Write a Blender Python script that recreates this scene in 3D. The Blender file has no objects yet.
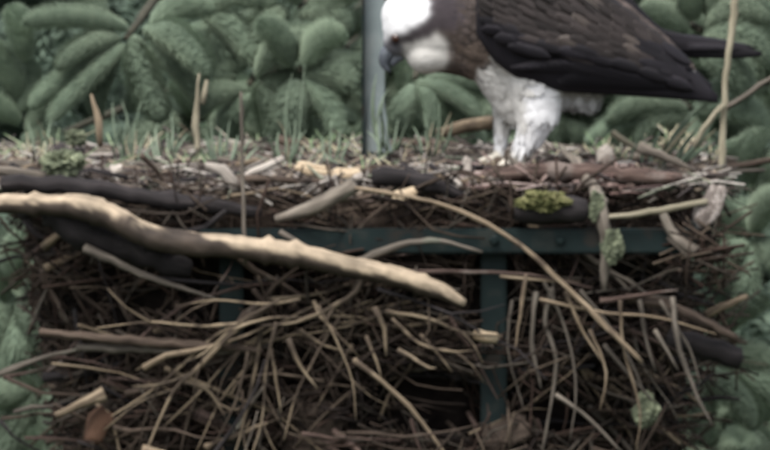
import bpy, bmesh, math, random
import numpy as np
from mathutils import Vector, Matrix, noise as mnoise
R = math.radians
random.seed(11)
rng = np.random.default_rng(11)
S = bpy.context.scene
COL = S.collection

# ------------------------------------------------------------------ camera, light, exposure
PX = 0.0013                    # metres per photo pixel at the nest front (y = 0)
DIST, PITCH, Z0 = 14.0, R(3.6), 5.0
FWD = Vector((0, math.cos(PITCH), -math.sin(PITCH)))
UP = Vector((0, math.sin(PITCH), math.cos(PITCH)))
CAMPOS = Vector((0, 0, Z0)) - FWD * DIST
cd = bpy.data.cameras.new('camera'); cam = bpy.data.objects.new('camera', cd); COL.objects.link(cam)
cam.location = CAMPOS; cam.rotation_euler = (R(90) - PITCH, 0, 0)
cd.sensor_width = 36.0; cd.lens = 36.0 * DIST / (770 * PX)
cd.clip_start = 0.5; cd.clip_end = 2000
cd.dof.use_dof = True; cd.dof.focus_distance = 10.0; cd.dof.aperture_fstop = cd.lens / 13.5
S.camera = cam
wd = bpy.data.worlds.new('World'); S.world = wd; wd.use_nodes = True
wn = wd.node_tree; bg = wn.nodes['Background']
sky = wn.nodes.new('ShaderNodeTexSky'); sky.sky_type = 'NISHITA'; sky.sun_disc = False
SUN_EL, SUN_AZ = R(60), R(205)
sky.sun_elevation = SUN_EL; sky.sun_rotation = SUN_AZ
sky.air_density = 1.0; sky.dust_density = 4.0; sky.ozone_density = 1.0
hs = wn.nodes.new('ShaderNodeHueSaturation'); hs.inputs['Saturation'].default_value = 0.35   # cloud cover takes the blue out
wn.links.new(sky.outputs[0], hs.inputs['Color']); wn.links.new(hs.outputs[0], bg.inputs[0]); bg.inputs[1].default_value = 0.13
sl = bpy.data.lights.new('sun', 'SUN'); so = bpy.data.objects.new('sun', sl); COL.objects.link(so)
sl.energy = 1.5; sl.angle = R(24); sl.color = (1.0, 0.97, 0.92)
# direction towards the sun (sky rotation is measured from +Y, clockwise seen from above)
sd = Vector((math.sin(SUN_AZ) * math.cos(SUN_EL), math.cos(SUN_AZ) * math.cos(SUN_EL), math.sin(SUN_EL)))
so.rotation_euler = sd.to_track_quat('Z', 'Y').to_euler(); so.location = (0, -6, 14)
S.view_settings.view_transform = 'Standard'; S.view_settings.look = 'None'
S.view_settings.exposure = 1.34; S.view_settings.gamma = 1.0
S.render.engine = 'CYCLES'
S.cycles.max_bounces = 4; S.cycles.transparent_max_bounces = 4; S.cycles.use_denoising = True

def W(px, py, y):
    """Photo position and depth in the scene -> world point."""
    d = FWD * DIST + Vector((1, 0, 0)) * ((px - 385) * PX) + UP * ((225 - py) * PX)
    t = (y - CAMPOS.y) / d.y
    return CAMPOS + d * t

# ------------------------------------------------------------------ materials
MATS = {}
def nt(name, rough=0.8, spec=0.25):
    m = bpy.data.materials.new(name); m.use_nodes = True
    n = m.node_tree; p = n.nodes['Principled BSDF']
    p.inputs['Roughness'].default_value = rough
    p.inputs['Specular IOR Level'].default_value = spec
    MATS[name] = m
    return m, n, p
def N(n, t, **kw):
    x = n.nodes.new(t)
    for k, v in kw.items(): setattr(x, k, v)
    return x
def ramp(n, fac, stops):
    r = N(n, 'ShaderNodeValToRGB'); e = r.color_ramp.elements
    while len(e) < len(stops): e.new(0.5)
    for i, (p, c) in enumerate(stops):
        e[i].position = p; e[i].color = (*c, 1)
    n.links.new(fac, r.inputs[0]); return r
def bump(n, p, h, strength, dist):
    b = N(n, 'ShaderNodeBump'); b.inputs['Strength'].default_value = strength
    b.inputs['Distance'].default_value = dist
    n.links.new(h, b.inputs['Height']); n.links.new(b.outputs[0], p.inputs['Normal'])
def wood(name, stops, patch=None, patch_lo=0.5, fib=(5.0, 22.0), vary=0.35, rough=0.85):
    """Bark or bare wood on a stick: fibres along the stick (UV), worn patches, a tone of its own per stick."""
    m, n, p = nt(name, rough, 0.2)
    uv = N(n, 'ShaderNodeUVMap'); mp = N(n, 'ShaderNodeMapping'); mp.inputs['Scale'].default_value = (fib[0], fib[1], 1)
    oi = N(n, 'ShaderNodeObjectInfo')
    add = N(n, 'ShaderNodeVectorMath', operation='ADD'); n.links.new(uv.outputs[0], add.inputs[0])
    cmb = N(n, 'ShaderNodeCombineXYZ'); n.links.new(oi.outputs['Random'], cmb.inputs[2]); 
    sc = N(n, 'ShaderNodeVectorMath', operation='SCALE'); sc.inputs['Scale'].default_value = 37.0
    n.links.new(cmb.outputs[0], sc.inputs[0]); n.links.new(sc.outputs[0], add.inputs[1])
    n.links.new(add.outputs[0], mp.inputs[0])
    nz = N(n, 'ShaderNodeTexNoise'); nz.inputs['Scale'].default_value = 1.0; nz.inputs['Detail'].default_value = 5
    n.links.new(mp.outputs[0], nz.inputs['Vector'])
    r = ramp(n, nz.outputs[0], stops); out = r.outputs[0]
    if patch:
        tc = N(n, 'ShaderNodeTexCoord'); n2 = N(n, 'ShaderNodeTexNoise'); n2.inputs['Scale'].default_value = 16; n2.inputs['Detail'].default_value = 4
        n.links.new(tc.outputs['Object'], n2.inputs['Vector'])
        rr = ramp(n, n2.outputs[0], [(patch_lo, (0, 0, 0)), (patch_lo + 0.08, (1, 1, 1))])
        mx = N(n, 'ShaderNodeMix', data_type='RGBA'); n.links.new(rr.outputs[0], mx.inputs[0])
        n.links.new(out, mx.inputs[6]); mx.inputs[7].default_value = (*patch, 1); out = mx.outputs[2]
    hv = N(n, 'ShaderNodeHueSaturation')
    mr = N(n, 'ShaderNodeMapRange'); mr.inputs['To Min'].default_value = 1 - vary; mr.inputs['To Max'].default_value = 1 + vary
    n.links.new(oi.outputs['Random'], mr.inputs[0]); n.links.new(mr.outputs[0], hv.inputs['Value'])
    n.links.new(out, hv.inputs['Color']); n.links.new(hv.outputs[0], p.inputs['Base Color'])
    bump(n, p, nz.outputs[0], 0.7, 0.002)
    return m
wood('bark_brown', [(0.3, (0.018, 0.013, 0.010)), (0.55, (0.047, 0.034, 0.026)), (0.75, (0.095, 0.073, 0.056))], (0.078, 0.066, 0.053), 0.6)
wood('bark_dark', [(0.3, (0.009, 0.008, 0.0085)), (0.6, (0.02, 0.017, 0.0175)), (0.8, (0.046, 0.039, 0.038))], vary=0.25)
wood('bark_grey', [(0.3, (0.042, 0.036, 0.03)), (0.55, (0.092, 0.079, 0.065)), (0.75, (0.165, 0.143, 0.12))], (0.1, 0.1, 0.08), 0.62)
wood('twig_tan', [(0.3, (0.06, 0.045, 0.031)), (0.5, (0.14, 0.107, 0.073)), (0.72, (0.25, 0.2, 0.142))], (0.055, 0.041, 0.03), 0.53, vary=0.25)
wood('bark_red', [(0.3, (0.022, 0.014, 0.012)), (0.55, (0.06, 0.04, 0.033)), (0.75, (0.125, 0.09, 0.076))], (0.1, 0.08, 0.07), 0.56, vary=0.2)
wood('wood_bare', [(0.3, (0.17, 0.125, 0.08)), (0.5, (0.31, 0.245, 0.165)), (0.7, (0.43, 0.36, 0.26))], (0.17, 0.115, 0.07), 0.56, fib=(7, 10), vary=0.08, rough=0.7)
wood('straw', [(0.3, (0.13, 0.115, 0.08)), (0.6, (0.25, 0.225, 0.165)), (0.8, (0.36, 0.33, 0.25))], vary=0.18)
wood('bark_pale', [(0.3, (0.16, 0.14, 0.12)), (0.55, (0.3, 0.27, 0.24)), (0.75, (0.45, 0.42, 0.38))], (0.13, 0.105, 0.09), 0.56, vary=0.15)

wood('twig_straw', [(0.3, (0.058, 0.044, 0.03)), (0.5, (0.14, 0.109, 0.074)), (0.72, (0.255, 0.205, 0.143))], (0.045, 0.034, 0.025), 0.5, vary=0.4)
wood('bark_pink', [(0.35, (0.05, 0.042, 0.037)), (0.5, (0.14, 0.12, 0.108)), (0.68, (0.31, 0.28, 0.26))], (0.06, 0.048, 0.042), 0.5, fib=(9, 30), vary=0.05)
def attr_mat(name, rough=0.9, spec=0.15, noise_amp=0.3, scale=60, bmp=0.5, sheen=0.0):
    m, n, p = nt(name, rough, spec)
    a = N(n, 'ShaderNodeAttribute', attribute_name='tint')
    tc = N(n, 'ShaderNodeTexCoord'); nz = N(n, 'ShaderNodeTexNoise'); nz.inputs['Scale'].default_value = scale; nz.inputs['Detail'].default_value = 4
    n.links.new(tc.outputs['Object'], nz.inputs['Vector'])
    hv = N(n, 'ShaderNodeHueSaturation'); mr = N(n, 'ShaderNodeMapRange')
    mr.inputs['To Min'].default_value = 1 - noise_amp; mr.inputs['To Max'].default_value = 1 + noise_amp
    mr.inputs['From Min'].default_value = 0.3; mr.inputs['From Max'].default_value = 0.7
    n.links.new(nz.outputs[0], mr.inputs[0]); n.links.new(mr.outputs[0], hv.inputs['Value'])
    n.links.new(a.outputs['Color'], hv.inputs['Color']); n.links.new(hv.outputs[0], p.inputs['Base Color'])
    bump(n, p, nz.outputs[0], bmp, 0.003)
    if sheen: p.inputs['Sheen Weight'].default_value = sheen
    return m
attr_mat('plumage', 0.85, 0.2, 0.12, 90, 0.3)
attr_mat('debris', 0.95, 0.1, 0.35, 70, 0.6)
attr_mat('soil', 1.0, 0.05, 0.5, 45, 1.0)
attr_mat('half_peeled', 0.75, 0.25, 0.22, 55, 0.6)

def noise_mat(name, stops, scale, rough=0.8, spec=0.25, bmp=0.3, vary=0.0, metallic=0.0, dist=0.003, transl=0.0):
    m, n, p = nt(name, rough, spec)
    tc = N(n, 'ShaderNodeTexCoord'); nz = N(n, 'ShaderNodeTexNoise'); nz.inputs['Scale'].default_value = scale; nz.inputs['Detail'].default_value = 6
    n.links.new(tc.outputs['Object'], nz.inputs['Vector'])
    out = ramp(n, nz.outputs[0], stops).outputs[0]
    if vary:
        oi = N(n, 'ShaderNodeObjectInfo'); hv = N(n, 'ShaderNodeHueSaturation'); mr = N(n, 'ShaderNodeMapRange')
        mr.inputs['To Min'].default_value = 1 - vary; mr.inputs['To Max'].default_value = 1 + vary
        n.links.new(oi.outputs['Random'], mr.inputs[0]); n.links.new(mr.outputs[0], hv.inputs['Value'])
        n.links.new(out, hv.inputs['Color']); out = hv.outputs[0]
    n.links.new(out, p.inputs['Base Color']); p.inputs['Metallic'].default_value = metallic
    bump(n, p, nz.outputs[0], bmp, dist)
    if transl:
        tr = N(n, 'ShaderNodeBsdfTranslucent'); n.links.new(out, tr.inputs[0])
        mx = N(n, 'ShaderNodeMixShader'); mx.inputs[0].default_value = transl
        o = n.nodes['Material Output']
        n.links.new(p.outputs[0], mx.inputs[1]); n.links.new(tr.outputs[0], mx.inputs[2]); n.links.new(mx.outputs[0], o.inputs[0])
    return m
noise_mat('needles', [(0.3, (0.095, 0.128, 0.092)), (0.55, (0.13, 0.17, 0.122)), (0.75, (0.165, 0.206, 0.148))], 9, 0.9, 0.12, 0.0, 0.25, transl=0.2)
for q_ in ('needles',):      # the fuzz of packed needle tips
    p_ = MATS[q_].node_tree.nodes['Principled BSDF']; p_.inputs['Sheen Weight'].default_value = 0.95; p_.inputs['Sheen Roughness'].default_value = 0.45; p_.inputs['Sheen Tint'].default_value = (0.56, 0.68, 0.5, 1)
noise_mat('needles_old', [(0.3, (0.045, 0.068, 0.05)), (0.6, (0.075, 0.108, 0.078)), (0.8, (0.1, 0.138, 0.096))], 8, 0.65, 0.3, 0.0)
noise_mat('spruce_bark', [(0.3, (0.05, 0.04, 0.033)), (0.6, (0.12, 0.1, 0.085)), (0.8, (0.2, 0.18, 0.15))], 18, 0.9, 0.2, 1.0, dist=0.01)
noise_mat('spruce_twig', [(0.3, (0.03, 0.03, 0.022)), (0.6, (0.055, 0.052, 0.038)), (0.8, (0.08, 0.075, 0.055))], 18, 0.9, 0.2, 0.5)
noise_mat('green_paint', [(0.36, (0.012, 0.011, 0.009)), (0.44, (0.0028, 0.0085, 0.0088)), (0.58, (0.0036, 0.0105, 0.0105)), (0.68, (0.014, 0.018, 0.016))], 24, 0.65, 0.2, 0.3)
noise_mat('weathered_steel', [(0.3, (0.11, 0.135, 0.137)), (0.5, (0.15, 0.182, 0.184)), (0.7, (0.21, 0.235, 0.23))], 20, 0.6, 0.4, 0.15)
noise_mat('grass_green', [(0.3, (0.14, 0.185, 0.13)), (0.6, (0.21, 0.265, 0.19)), (0.8, (0.3, 0.345, 0.26))], 25, 0.6, 0.3, 0.0, 0.25, transl=0.25)
noise_mat('straw_blade', [(0.3, (0.16, 0.145, 0.095)), (0.6, (0.26, 0.235, 0.165)), (0.8, (0.36, 0.33, 0.25))], 25, 0.7, 0.2, 0.0, 0.2, transl=0.2)
noise_mat('moss', [(0.35, (0.03, 0.034, 0.014)), (0.5, (0.09, 0.092, 0.04)), (0.7, (0.21, 0.198, 0.105))], 90, 1.0, 0.05, 1.0, dist=0.006)
noise_mat('lichen', [(0.35, (0.05, 0.058, 0.04)), (0.55, (0.12, 0.135, 0.09)), (0.75, (0.28, 0.3, 0.2))], 90, 1.0, 0.05, 1.0, 0.1, dist=0.006)
noise_mat('dead_leaf', [(0.3, (0.03, 0.017, 0.012)), (0.55, (0.08, 0.042, 0.026)), (0.75, (0.15, 0.088, 0.055))], 60, 0.8, 0.2, 0.5)
noise_mat('beak_horn', [(0.3, (0.035, 0.04, 0.05)), (0.6, (0.075, 0.085, 0.1)), (0.8, (0.13, 0.14, 0.16))], 120, 0.4, 0.5, 0.1)
noise_mat('eye', [(0.3, (0.025, 0.01, 0.007)), (0.7, (0.045, 0.018, 0.01))], 200, 0.1, 0.6, 0.0)
noise_mat('talon', [(0.3, (0.015, 0.014, 0.014)), (0.7, (0.04, 0.037, 0.035))], 200, 0.35, 0.5, 0.0)
noise_mat('ground_grass', [(0.3, (0.02, 0.03, 0.015)), (0.55, (0.035, 0.05, 0.025)), (0.75, (0.055, 0.055, 0.035))], 0.8, 0.95, 0.1, 0.6, dist=0.05)
noise_mat('timber', [(0.3, (0.06, 0.045, 0.035)), (0.6, (0.13, 0.1, 0.08)), (0.8, (0.2, 0.17, 0.14))], 9, 0.9, 0.2, 0.6)
def feather_mat(name, base, edge, edge_w, vary):
    m, n, p = nt(name, 0.75, 0.2)
    uv = N(n, 'ShaderNodeUVMap'); sx = N(n, 'ShaderNodeSeparateXYZ'); n.links.new(uv.outputs[0], sx.inputs[0])
    oi = N(n, 'ShaderNodeObjectInfo')
    r = ramp(n, sx.outputs[0], [(1 - edge_w - 0.08, base), (1 - edge_w + 0.06, edge)])
    nz = N(n, 'ShaderNodeTexNoise'); nz.inputs['Scale'].default_value = 70
    tc = N(n, 'ShaderNodeTexCoord'); n.links.new(tc.outputs['Object'], nz.inputs['Vector'])
    mr = N(n, 'ShaderNodeMapRange'); mr.inputs['To Min'].default_value = 1 - vary; mr.inputs['To Max'].default_value = 1 + vary
    n.links.new(oi.outputs['Random'], mr.inputs[0])
    hv = N(n, 'ShaderNodeHueSaturation'); n.links.new(mr.outputs[0], hv.inputs['Value']); n.links.new(r.outputs[0], hv.inputs['Color'])
    n.links.new(hv.outputs[0], p.inputs['Base Color'])
    wv = N(n, 'ShaderNodeTexWave'); wv.inputs['Scale'].default_value = 14; wv.inputs['Distortion'].default_value = 1.5
    n.links.new(uv.outputs[0], wv.inputs['Vector']); bump(n, p, wv.outputs[0], 0.25, 0.0008)
feather_mat('feather_brown', (0.021, 0.017, 0.0165), (0.066, 0.057, 0.053), 0.12, 0.5)
feather_mat('feather_dark', (0.008, 0.007, 0.0095), (0.018, 0.015, 0.018), 0.06, 0.3)
feather_mat('feather_pale', (0.05, 0.041, 0.037), (0.19, 0.168, 0.15), 0.18, 0.2)

# ------------------------------------------------------------------ mesh helpers
def link(o, parent=None):
    COL.objects.link(o)
    if parent is not None:
        o.parent = parent; o.matrix_parent_inverse = Matrix.Identity(4)
        o.location = o.location - parent_world(parent)
    return o
def parent_world(p):
    v = Vector(p.location)
    while p.parent is not None:
        p = p.parent; v += Vector(p.location)
    return v
def mk(name, verts, faces, mat, parent=None, smooth=True, origin=None, uv=None, tint=None):
    v = np.asarray(verts, dtype=float)
    if origin is None: origin = v.mean(axis=0)
    origin = Vector(origin)
    me = bpy.data.meshes.new(name)
    me.from_pydata((v - np.array(origin)).tolist(), [], faces)
    if uv is not None:
        l = me.uv_layers.new(name='UVMap'); li = np.zeros(len(me.loops), dtype=np.int32); me.loops.foreach_get('vertex_index', li)
        l.data.foreach_set('uv', np.asarray(uv, dtype=np.float32)[li].ravel())
    if tint is not None:
        a = me.attributes.new('tint', 'FLOAT_COLOR', 'POINT'); t = np.ones((len(v), 4), dtype=np.float32); t[:, :3] = tint
        a.data.foreach_set('color', t.ravel())
    if smooth: me.polygons.foreach_set('use_smooth', [True] * len(me.polygons))
    me.materials.append(MATS[mat]); me.update()
    o = bpy.data.objects.new(name, me); o.location = origin
    return link(o, parent)
def empty(name, loc, parent=None):
    o = bpy.data.objects.new(name, None); o.location = loc; o.empty_display_size = 0.05
    return link(o, parent)
def tag(o, label=None, cat=None, group=None, kind=None):
    if label: o['label'] = label
    if cat: o['category'] = cat
    if group: o['group'] = group
    if kind: o['kind'] = kind
    return o
def catmull(P, step):
    """Smooth the polyline P of tuples (x,y,z,r); returns points and radii."""
    P = [np.array(p, dtype=float) for p in P]
    if len(P) == 2: P = [P[0], (P[0] + P[1]) / 2, P[1]]
    Q = [2 * P[0] - P[1]] + P + [2 * P[-1] - P[-2]]
    out = []
    for i in range(1, len(Q) - 2):
        a, b, c, d = Q[i - 1], Q[i], Q[i + 1], Q[i + 2]
        k = max(1, int(np.linalg.norm((c - b)[:3]) / step))
        for j in range(k):
            t = j / k
            out.append(0.5 * ((2 * b) + (c - a) * t + (2 * a - 5 * b + 4 * c - d) * t * t + (3 * b - a - 3 * c + d) * t ** 3))
    out.append(Q[-2]); o = np.array(out)
    return o[:, :3], np.maximum(o[:, 3], 2e-4)
def tube(P, n=8, step=0.02, lump=0.12, wob=0.0, rs=None, flat=1.0):
    """Stick: verts, faces, uv. Rough radius, wandering axis, closed ragged ends."""
    rs = rs or random.Random(random.random())
    pts, rad = catmull(P, step); m = len(pts)
    if wob:
        off = np.array([[rs.uniform(-1, 1) for _ in range(3)] for _ in range(m)]); pts = pts + off * wob * rad[:, None]
    V, F, U = [], [], []
    tprev = None; nrm = None; L = 0.0
    for i in range(m):
        t = pts[min(i + 1, m - 1)] - pts[max(i - 1, 0)]; t = t / (np.linalg.norm(t) + 1e-12)
        if nrm is None:
            up = np.array((0, 0, 1.0)) if abs(t[2]) < 0.9 else np.array((0, 1.0, 0))
            nrm = up - t * up.dot(t)
        else: nrm = nrm - t * nrm.dot(t)
        nrm /= np.linalg.norm(nrm); b = np.cross(t, nrm)
        if i: L += np.linalg.norm(pts[i] - pts[i - 1])
        knot = 1 + (rs.random() < 0.1) * rs.uniform(0.1, 0.35)
        for k in range(n):
            a = 2 * math.pi * k / n
            r = rad[i] * knot * (1 + rs.uniform(-lump, lump))
            V.append(pts[i] + (nrm * math.cos(a) + b * math.sin(a) * flat) * r); U.append((abs(2 * k / n - 1), L))
    for i in range(m - 1):
        for k in range(n):
            k2 = (k + 1) % n; F.append((i * n + k, i * n + k2, (i + 1) * n + k2, (i + 1) * n + k))
    for e, i in ((0, 0), (1, m - 1)):
        t = pts[1] - pts[0] if e == 0 else pts[-1] - pts[-2]; t = t / np.linalg.norm(t) * (-1 if e == 0 else 1)
        c = len(V); V.append(pts[i] + t * rad[i] * rs.uniform(0.1, 0.5)); U.append((0.5, L * e))
        for k in range(n):
            k2 = (k + 1) % n
            F.append((c, i * n + k2, i * n + k) if e == 0 else (c, i * n + k, i * n + k2))
    return np.array(V), F, np.array(U)
def pxpath(path, y, r, ys=None):
    """Photo polyline + depth(s) + radius (photo px, one or per point) -> (x,y,z,r)."""
    k = len(path); out = []
    for i, p in enumerate(path):
        yy = (ys[i] if ys else y); rr = (r[i] if isinstance(r, (list, tuple)) else r * (1.1 - 0.75 * i / max(1, k - 1)))
        w = W(p[0], p[1], yy); out.append((w.x, w.y, w.z, rr * PX))
    return out
def box(x0, x1, y0, y1, z0, z1):
    V = [(x, y, z) for x in (x0, x1) for y in (y0, y1) for z in (z0, z1)]
    F = [(0, 1, 3, 2), (4, 6, 7, 5), (0, 4, 5, 1), (2, 3, 7, 6), (0, 2, 6, 4), (1, 5, 7, 3)]
    return V, F
def bevel_obj(o, w=0.002, seg=2):
    b = bmesh.new(); b.from_mesh(o.data)
    bmesh.ops.bevel(b, geom=b.edges[:], offset=w, segments=seg, affect='EDGES'); b.to_mesh(o.data); b.free()
    return o
def frame(base, d, up):
    d = Vector(d).normalized(); n = (Vector(up) - d * Vector(up).dot(d))
    if n.length < 1e-5: n = Vector((0, -1, 0)) - d * Vector((0, -1, 0)).dot(d)
    n.normalize(); s = n.cross(d)
    return Matrix(((d.x, s.x, n.x, base.x), (d.y, s.y, n.y, base.y), (d.z, s.z, n.z, base.z), (0, 0, 0, 1)))
def place(name, me, M, parent):
    o = bpy.data.objects.new(name, me); COL.objects.link(o); o.parent = parent
    if parent is not None: M = Matrix.Translation(-parent_world(parent)) @ M
    o.matrix_basis = M
    return o

# ------------------------------------------------------------------ ground
v, f = [], []
G = 24
for i in range(G + 1):
    for j in range(G + 1):
        x = (i / G * 2 - 1); y = (j / G * 2 - 1)
        x = math.copysign(abs(x) ** 2.5, x) * 400; y = math.copysign(abs(y) ** 2.5, y) * 400
        v.append((x, y, 0.15 * mnoise.noise(Vector((x * 0.3, y * 0.3, 0)))))
for i in range(G):
    for j in range(G): f.append((i * (G + 1) + j, (i + 1) * (G + 1) + j, (i + 1) * (G + 1) + j + 1, i * (G + 1) + j + 1))
tag(mk('ground', v, f, 'ground_grass', origin=(0, 0, 0)), kind='structure')

# ------------------------------------------------------------------ spruce trees behind the nest
def shoot_mesh(name, seed, bend):
    """One plump spruce shoot, unit length along +X, arching down: a club of packed needles with the outer needles growing from it, one piece."""
    rs = random.Random(seed); V, F = [], []; rings, n = 60, 18; R0 = 0.138
    ax = [np.array((i / rings, 0.04 * math.sin(i / rings * 3 + seed), bend * (i / rings) * (1 - i / rings) * 1.2)) for i in range(rings + 1)]
    def env(t): return R0 * min(1, 0.3 + 0.7 * math.sin(min(1, t * 2.6) * math.pi / 2)) * math.sqrt(max(0.02, 1 - max(0, (t - 0.72) / 0.28) ** 2.2)) * (1 - 0.12 * t)
    for i in range(rings + 1):
        t = i / rings; r = env(t) * 0.66
        for k in range(n):
            a = 2 * math.pi * (k + 0.5 * (i % 2)) / n; q = r * rs.uniform(0.96, 1.05)
            V.append(ax[i] + np.array((0, math.cos(a) * q, math.sin(a) * q * 0.85)))
    for i in range(rings):
        for k in range(n):
            k2 = (k + 1) % n; F.append((i * n + k, i * n + k2, (i + 1) * n + k2, (i + 1) * n + k))
    F.append(tuple(range(n))[::-1]); F.append(tuple(rings * n + k for k in range(n)))
    for i in range(0, rings + 1):
        t = i / rings
        for k in range(n):
            a = 2 * math.pi * (k + 0.5 * (i % 2)) / n + rs.uniform(-0.2, 0.2); op = 0.58 - 0.3 * t ** 3 + rs.uniform(-0.15, 0.2)
            l = (0.055 + 0.42 * env(t)) * rs.uniform(0.75, 1.15)
            d = np.array((math.cos(op), math.sin(op) * math.cos(a), math.sin(op) * math.sin(a) + 0.08)); d /= np.linalg.norm(d)
            w = np.cross(d, np.array((0, math.cos(a), math.sin(a)))); w /= np.linalg.norm(w) + 1e-9
            b = i * n + k; c = len(V); wd_ = 0.0075
            V += [V[b] + d * l * 0.4 + w * wd_, V[b] + d * l, V[b] + d * l * 0.4 - w * wd_]; F.append((b, c, c + 1, c + 2))
    me = bpy.data.meshes.new(name); me.from_pydata([tuple(x) for x in V], [], F); me.materials.append(MATS['needles']); me.update()
    return me
SHOOTS = [shoot_mesh('shoot', s, b) for s, b in ((1, 0.15), (2, 0.32), (3, 0.45), (4, 0.05), (5, 0.25), (6, 0.2))]
def put_shoot(a, b, rpx, parent, rs, up=None):
    a = Vector(a); b = Vector(b); L = (b - a).length
    M = frame(a, b - a, up or Vector((rs.uniform(-0.3, 0.3), -0.45, 1)))
    k = rpx * PX / (0.125 * L) * 1.12
    bent = SHOOTS[rs.randrange(len(SHOOTS))]
    return place('shoot', bent, M @ Matrix.Diagonal((L, L * k, L * k, 1)), parent)
def crown_mesh(seed, H=7.6, zlow=0.9):
    """Whole spruce crown, whorl on whorl of drooping branches set with coarse needle spikes."""
    r_ = np.random.default_rng(seed); P, D = [], []
    z = zlow
    while z < H - 0.1:
        Rz = 0.15 + 2.45 * (1 - z / H); nb = 6 + int(4 * (1 - z / H))
        a0 = r_.uniform(0, 6.28)
        for b in range(nb):
            a = a0 + 6.283 * b / nb + r_.uniform(-0.2, 0.2); L = Rz * r_.uniform(0.75, 1.1)
            d = np.array((math.cos(a), math.sin(a), 0)); sdv = np.array((-d[1], d[0], 0))
            t = 0.12
            while t < L:
                c = d * t + np.array((0, 0, z - 0.18 * t * t / max(L, 0.3) + 0.05 * t))
                for sg in (-1, 1):
                    P.append(c); D.append((d * r_.uniform(0.4, 0.9) + sdv * sg * r_.uniform(0.6, 1.1) + np.array((0, 0, r_.uniform(-0.6, 0.1)))))
                if r_.random() < 0.5:
                    P.append(c); D.append(d * 0.5 + np.array((r_.uniform(-0.5, 0.5), r_.uniform(-0.5, 0.5), -0.8)))
                t += 0.085
            P.append(d * L + np.array((0, 0, z - 0.13 * L))); D.append(d + np.array((0, 0, -0.3)))
        z += 0.24
    P = np.array(P); D = np.array(D); D /= np.linalg.norm(D, axis=1)[:, None]; n = len(P); K = 34
    Ls = r_.uniform(0.1, 0.16, n)
    e1 = np.cross(D, np.array((0.1, 0.2, 1.0))); e1 /= np.linalg.norm(e1, axis=1)[:, None]; e2 = np.cross(D, e1)
    t = np.tile(np.linspace(0.04, 0.98, K), (n, 1)); a = np.tile(np.arange(K) * 2.4, (n, 1)) + r_.uniform(0, 6, (n, 1))
    base = P[:, None, :] + D[:, None, :] * (t * Ls[:, None])[..., None]
    rad = e1[:, None, :] * np.cos(a)[..., None] + e2[:, None, :] * np.sin(a)[..., None]
    dirn = D[:, None, :] * 0.8 + rad * (0.85 - 0.4 * t)[..., None]
    ln = 0.03 * r_.uniform(0.8, 1.15, (n, K))[..., None]
    side = np.cross(dirn, rad) ; side /= np.linalg.norm(side, axis=2)[..., None]
    tip = base + dirn * ln; b1 = base + side * 0.0042 + dirn * ln * 0.35; b2 = base - side * 0.0042 + dirn * ln * 0.35
    V = np.stack((base, b1, tip, b2), axis=2).reshape(-1, 3); m = n * K
    me = bpy.data.meshes.new('crown'); me.vertices.add(4 * m); me.vertices.foreach_set('co', V.astype(np.float32).ravel())
    me.loops.add(4 * m); me.loops.foreach_set('vertex_index', np.arange(4 * m, dtype=np.int32))
    me.polygons.add(m); me.polygons.foreach_set('loop_start', np.arange(0, 4 * m, 4, dtype=np.int32))
    me.materials.append(MATS['needles_old']); me.update(calc_edges=True); me.validate()
    return me
CROWN = crown_mesh(5)
def spruce(x, y, rz, sc, label):
    t = empty('spruce_tree', (x, y, 0)); tag(t, label, 'tree', 'spruces behind the nest')
    V, F, U = tube([(x, y, -0.1, 0.16 * sc), (x + 0.03, y, 2.5, 0.11 * sc), (x - 0.02, y + 0.03, 5, 0.06 * sc), (x, y, 7.5 * sc, 0.01)], 10, 0.3, 0.06)
    mk('trunk', V, F, 'spruce_bark', t, uv=U)
    o = place('crown', CROWN, Matrix.Translation((x, y, 0)) @ Matrix.Rotation(rz, 4, 'Z') @ Matrix.Scale(sc, 4), t); o['kind'] = 'stuff'
    return t
tree = tree_main = spruce(0.12, 2.75, 0.3, 1.0, 'spruce close behind the nest, its blue green shoots filling the gaps round the bird')
tree_a = spruce(-2.1, 3.3, 1.9, 0.95, 'spruce beside the nest on the side the bird faces')
tree_b = spruce(2.3, 3.5, 4.1, 1.05, 'spruce beside the nest behind the tail of the bird')
spruce(-0.9, 6.3, 2.6, 1.1, 'spruce in the second row, seen only through gaps beside the post')
spruce(1.5, 6.8, 0.9, 1.15, 'spruce in the second row, seen only through gaps beyond the wing')
spruce(-4.3, 6.0, 5.0, 1.1, 'outermost spruce of the second row beyond the peeled branch')
spruce(4.8, 6.4, 3.3, 1.1, 'outermost spruce of the second row beyond the tall dry stalk')

# far-off wood behind the spruces: one ragged mass of conifers
rf = np.random.default_rng(2); QV = []
for i in range(44):
    x, y = -17 + 34 * i / 43 + rf.uniform(-0.6, 0.6), rf.uniform(8.5, 15); h = rf.uniform(8, 10); n_ = 5200
    z = h * (1 - np.sqrt(rf.uniform(0.0, 1, n_))) ; z = np.round(z / 0.3) * 0.3 + rf.uniform(-0.08, 0.08, n_)
    rmax = 0.1 + 2.0 * (1 - np.clip(z / h, 0, 1)); a = rf.uniform(0, 6.283, n_); a = a + 0.12 * np.sin(a * 9 + z * 5); r = rmax * np.sqrt(rf.uniform(0.12, 1, n_)); z = z - 0.18 * r
    c = np.stack((x + np.cos(a) * r, y + np.sin(a) * r, z), axis=1); o_ = np.stack((np.cos(a), np.sin(a), rf.uniform(-0.9, 0.0, n_)), axis=1)
    sd_ = np.stack((-np.sin(a), np.cos(a), rf.uniform(-0.5, 0.5, n_)), axis=1); l = rf.uniform(0.1, 0.26, n_)[:, None]
    QV.append(np.stack((c - o_ * l * 0.5, c + sd_ * l * 0.28, c + o_ * l, c - sd_ * l * 0.28), axis=1).reshape(-1, 3))
QV = np.concatenate(QV)
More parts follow.
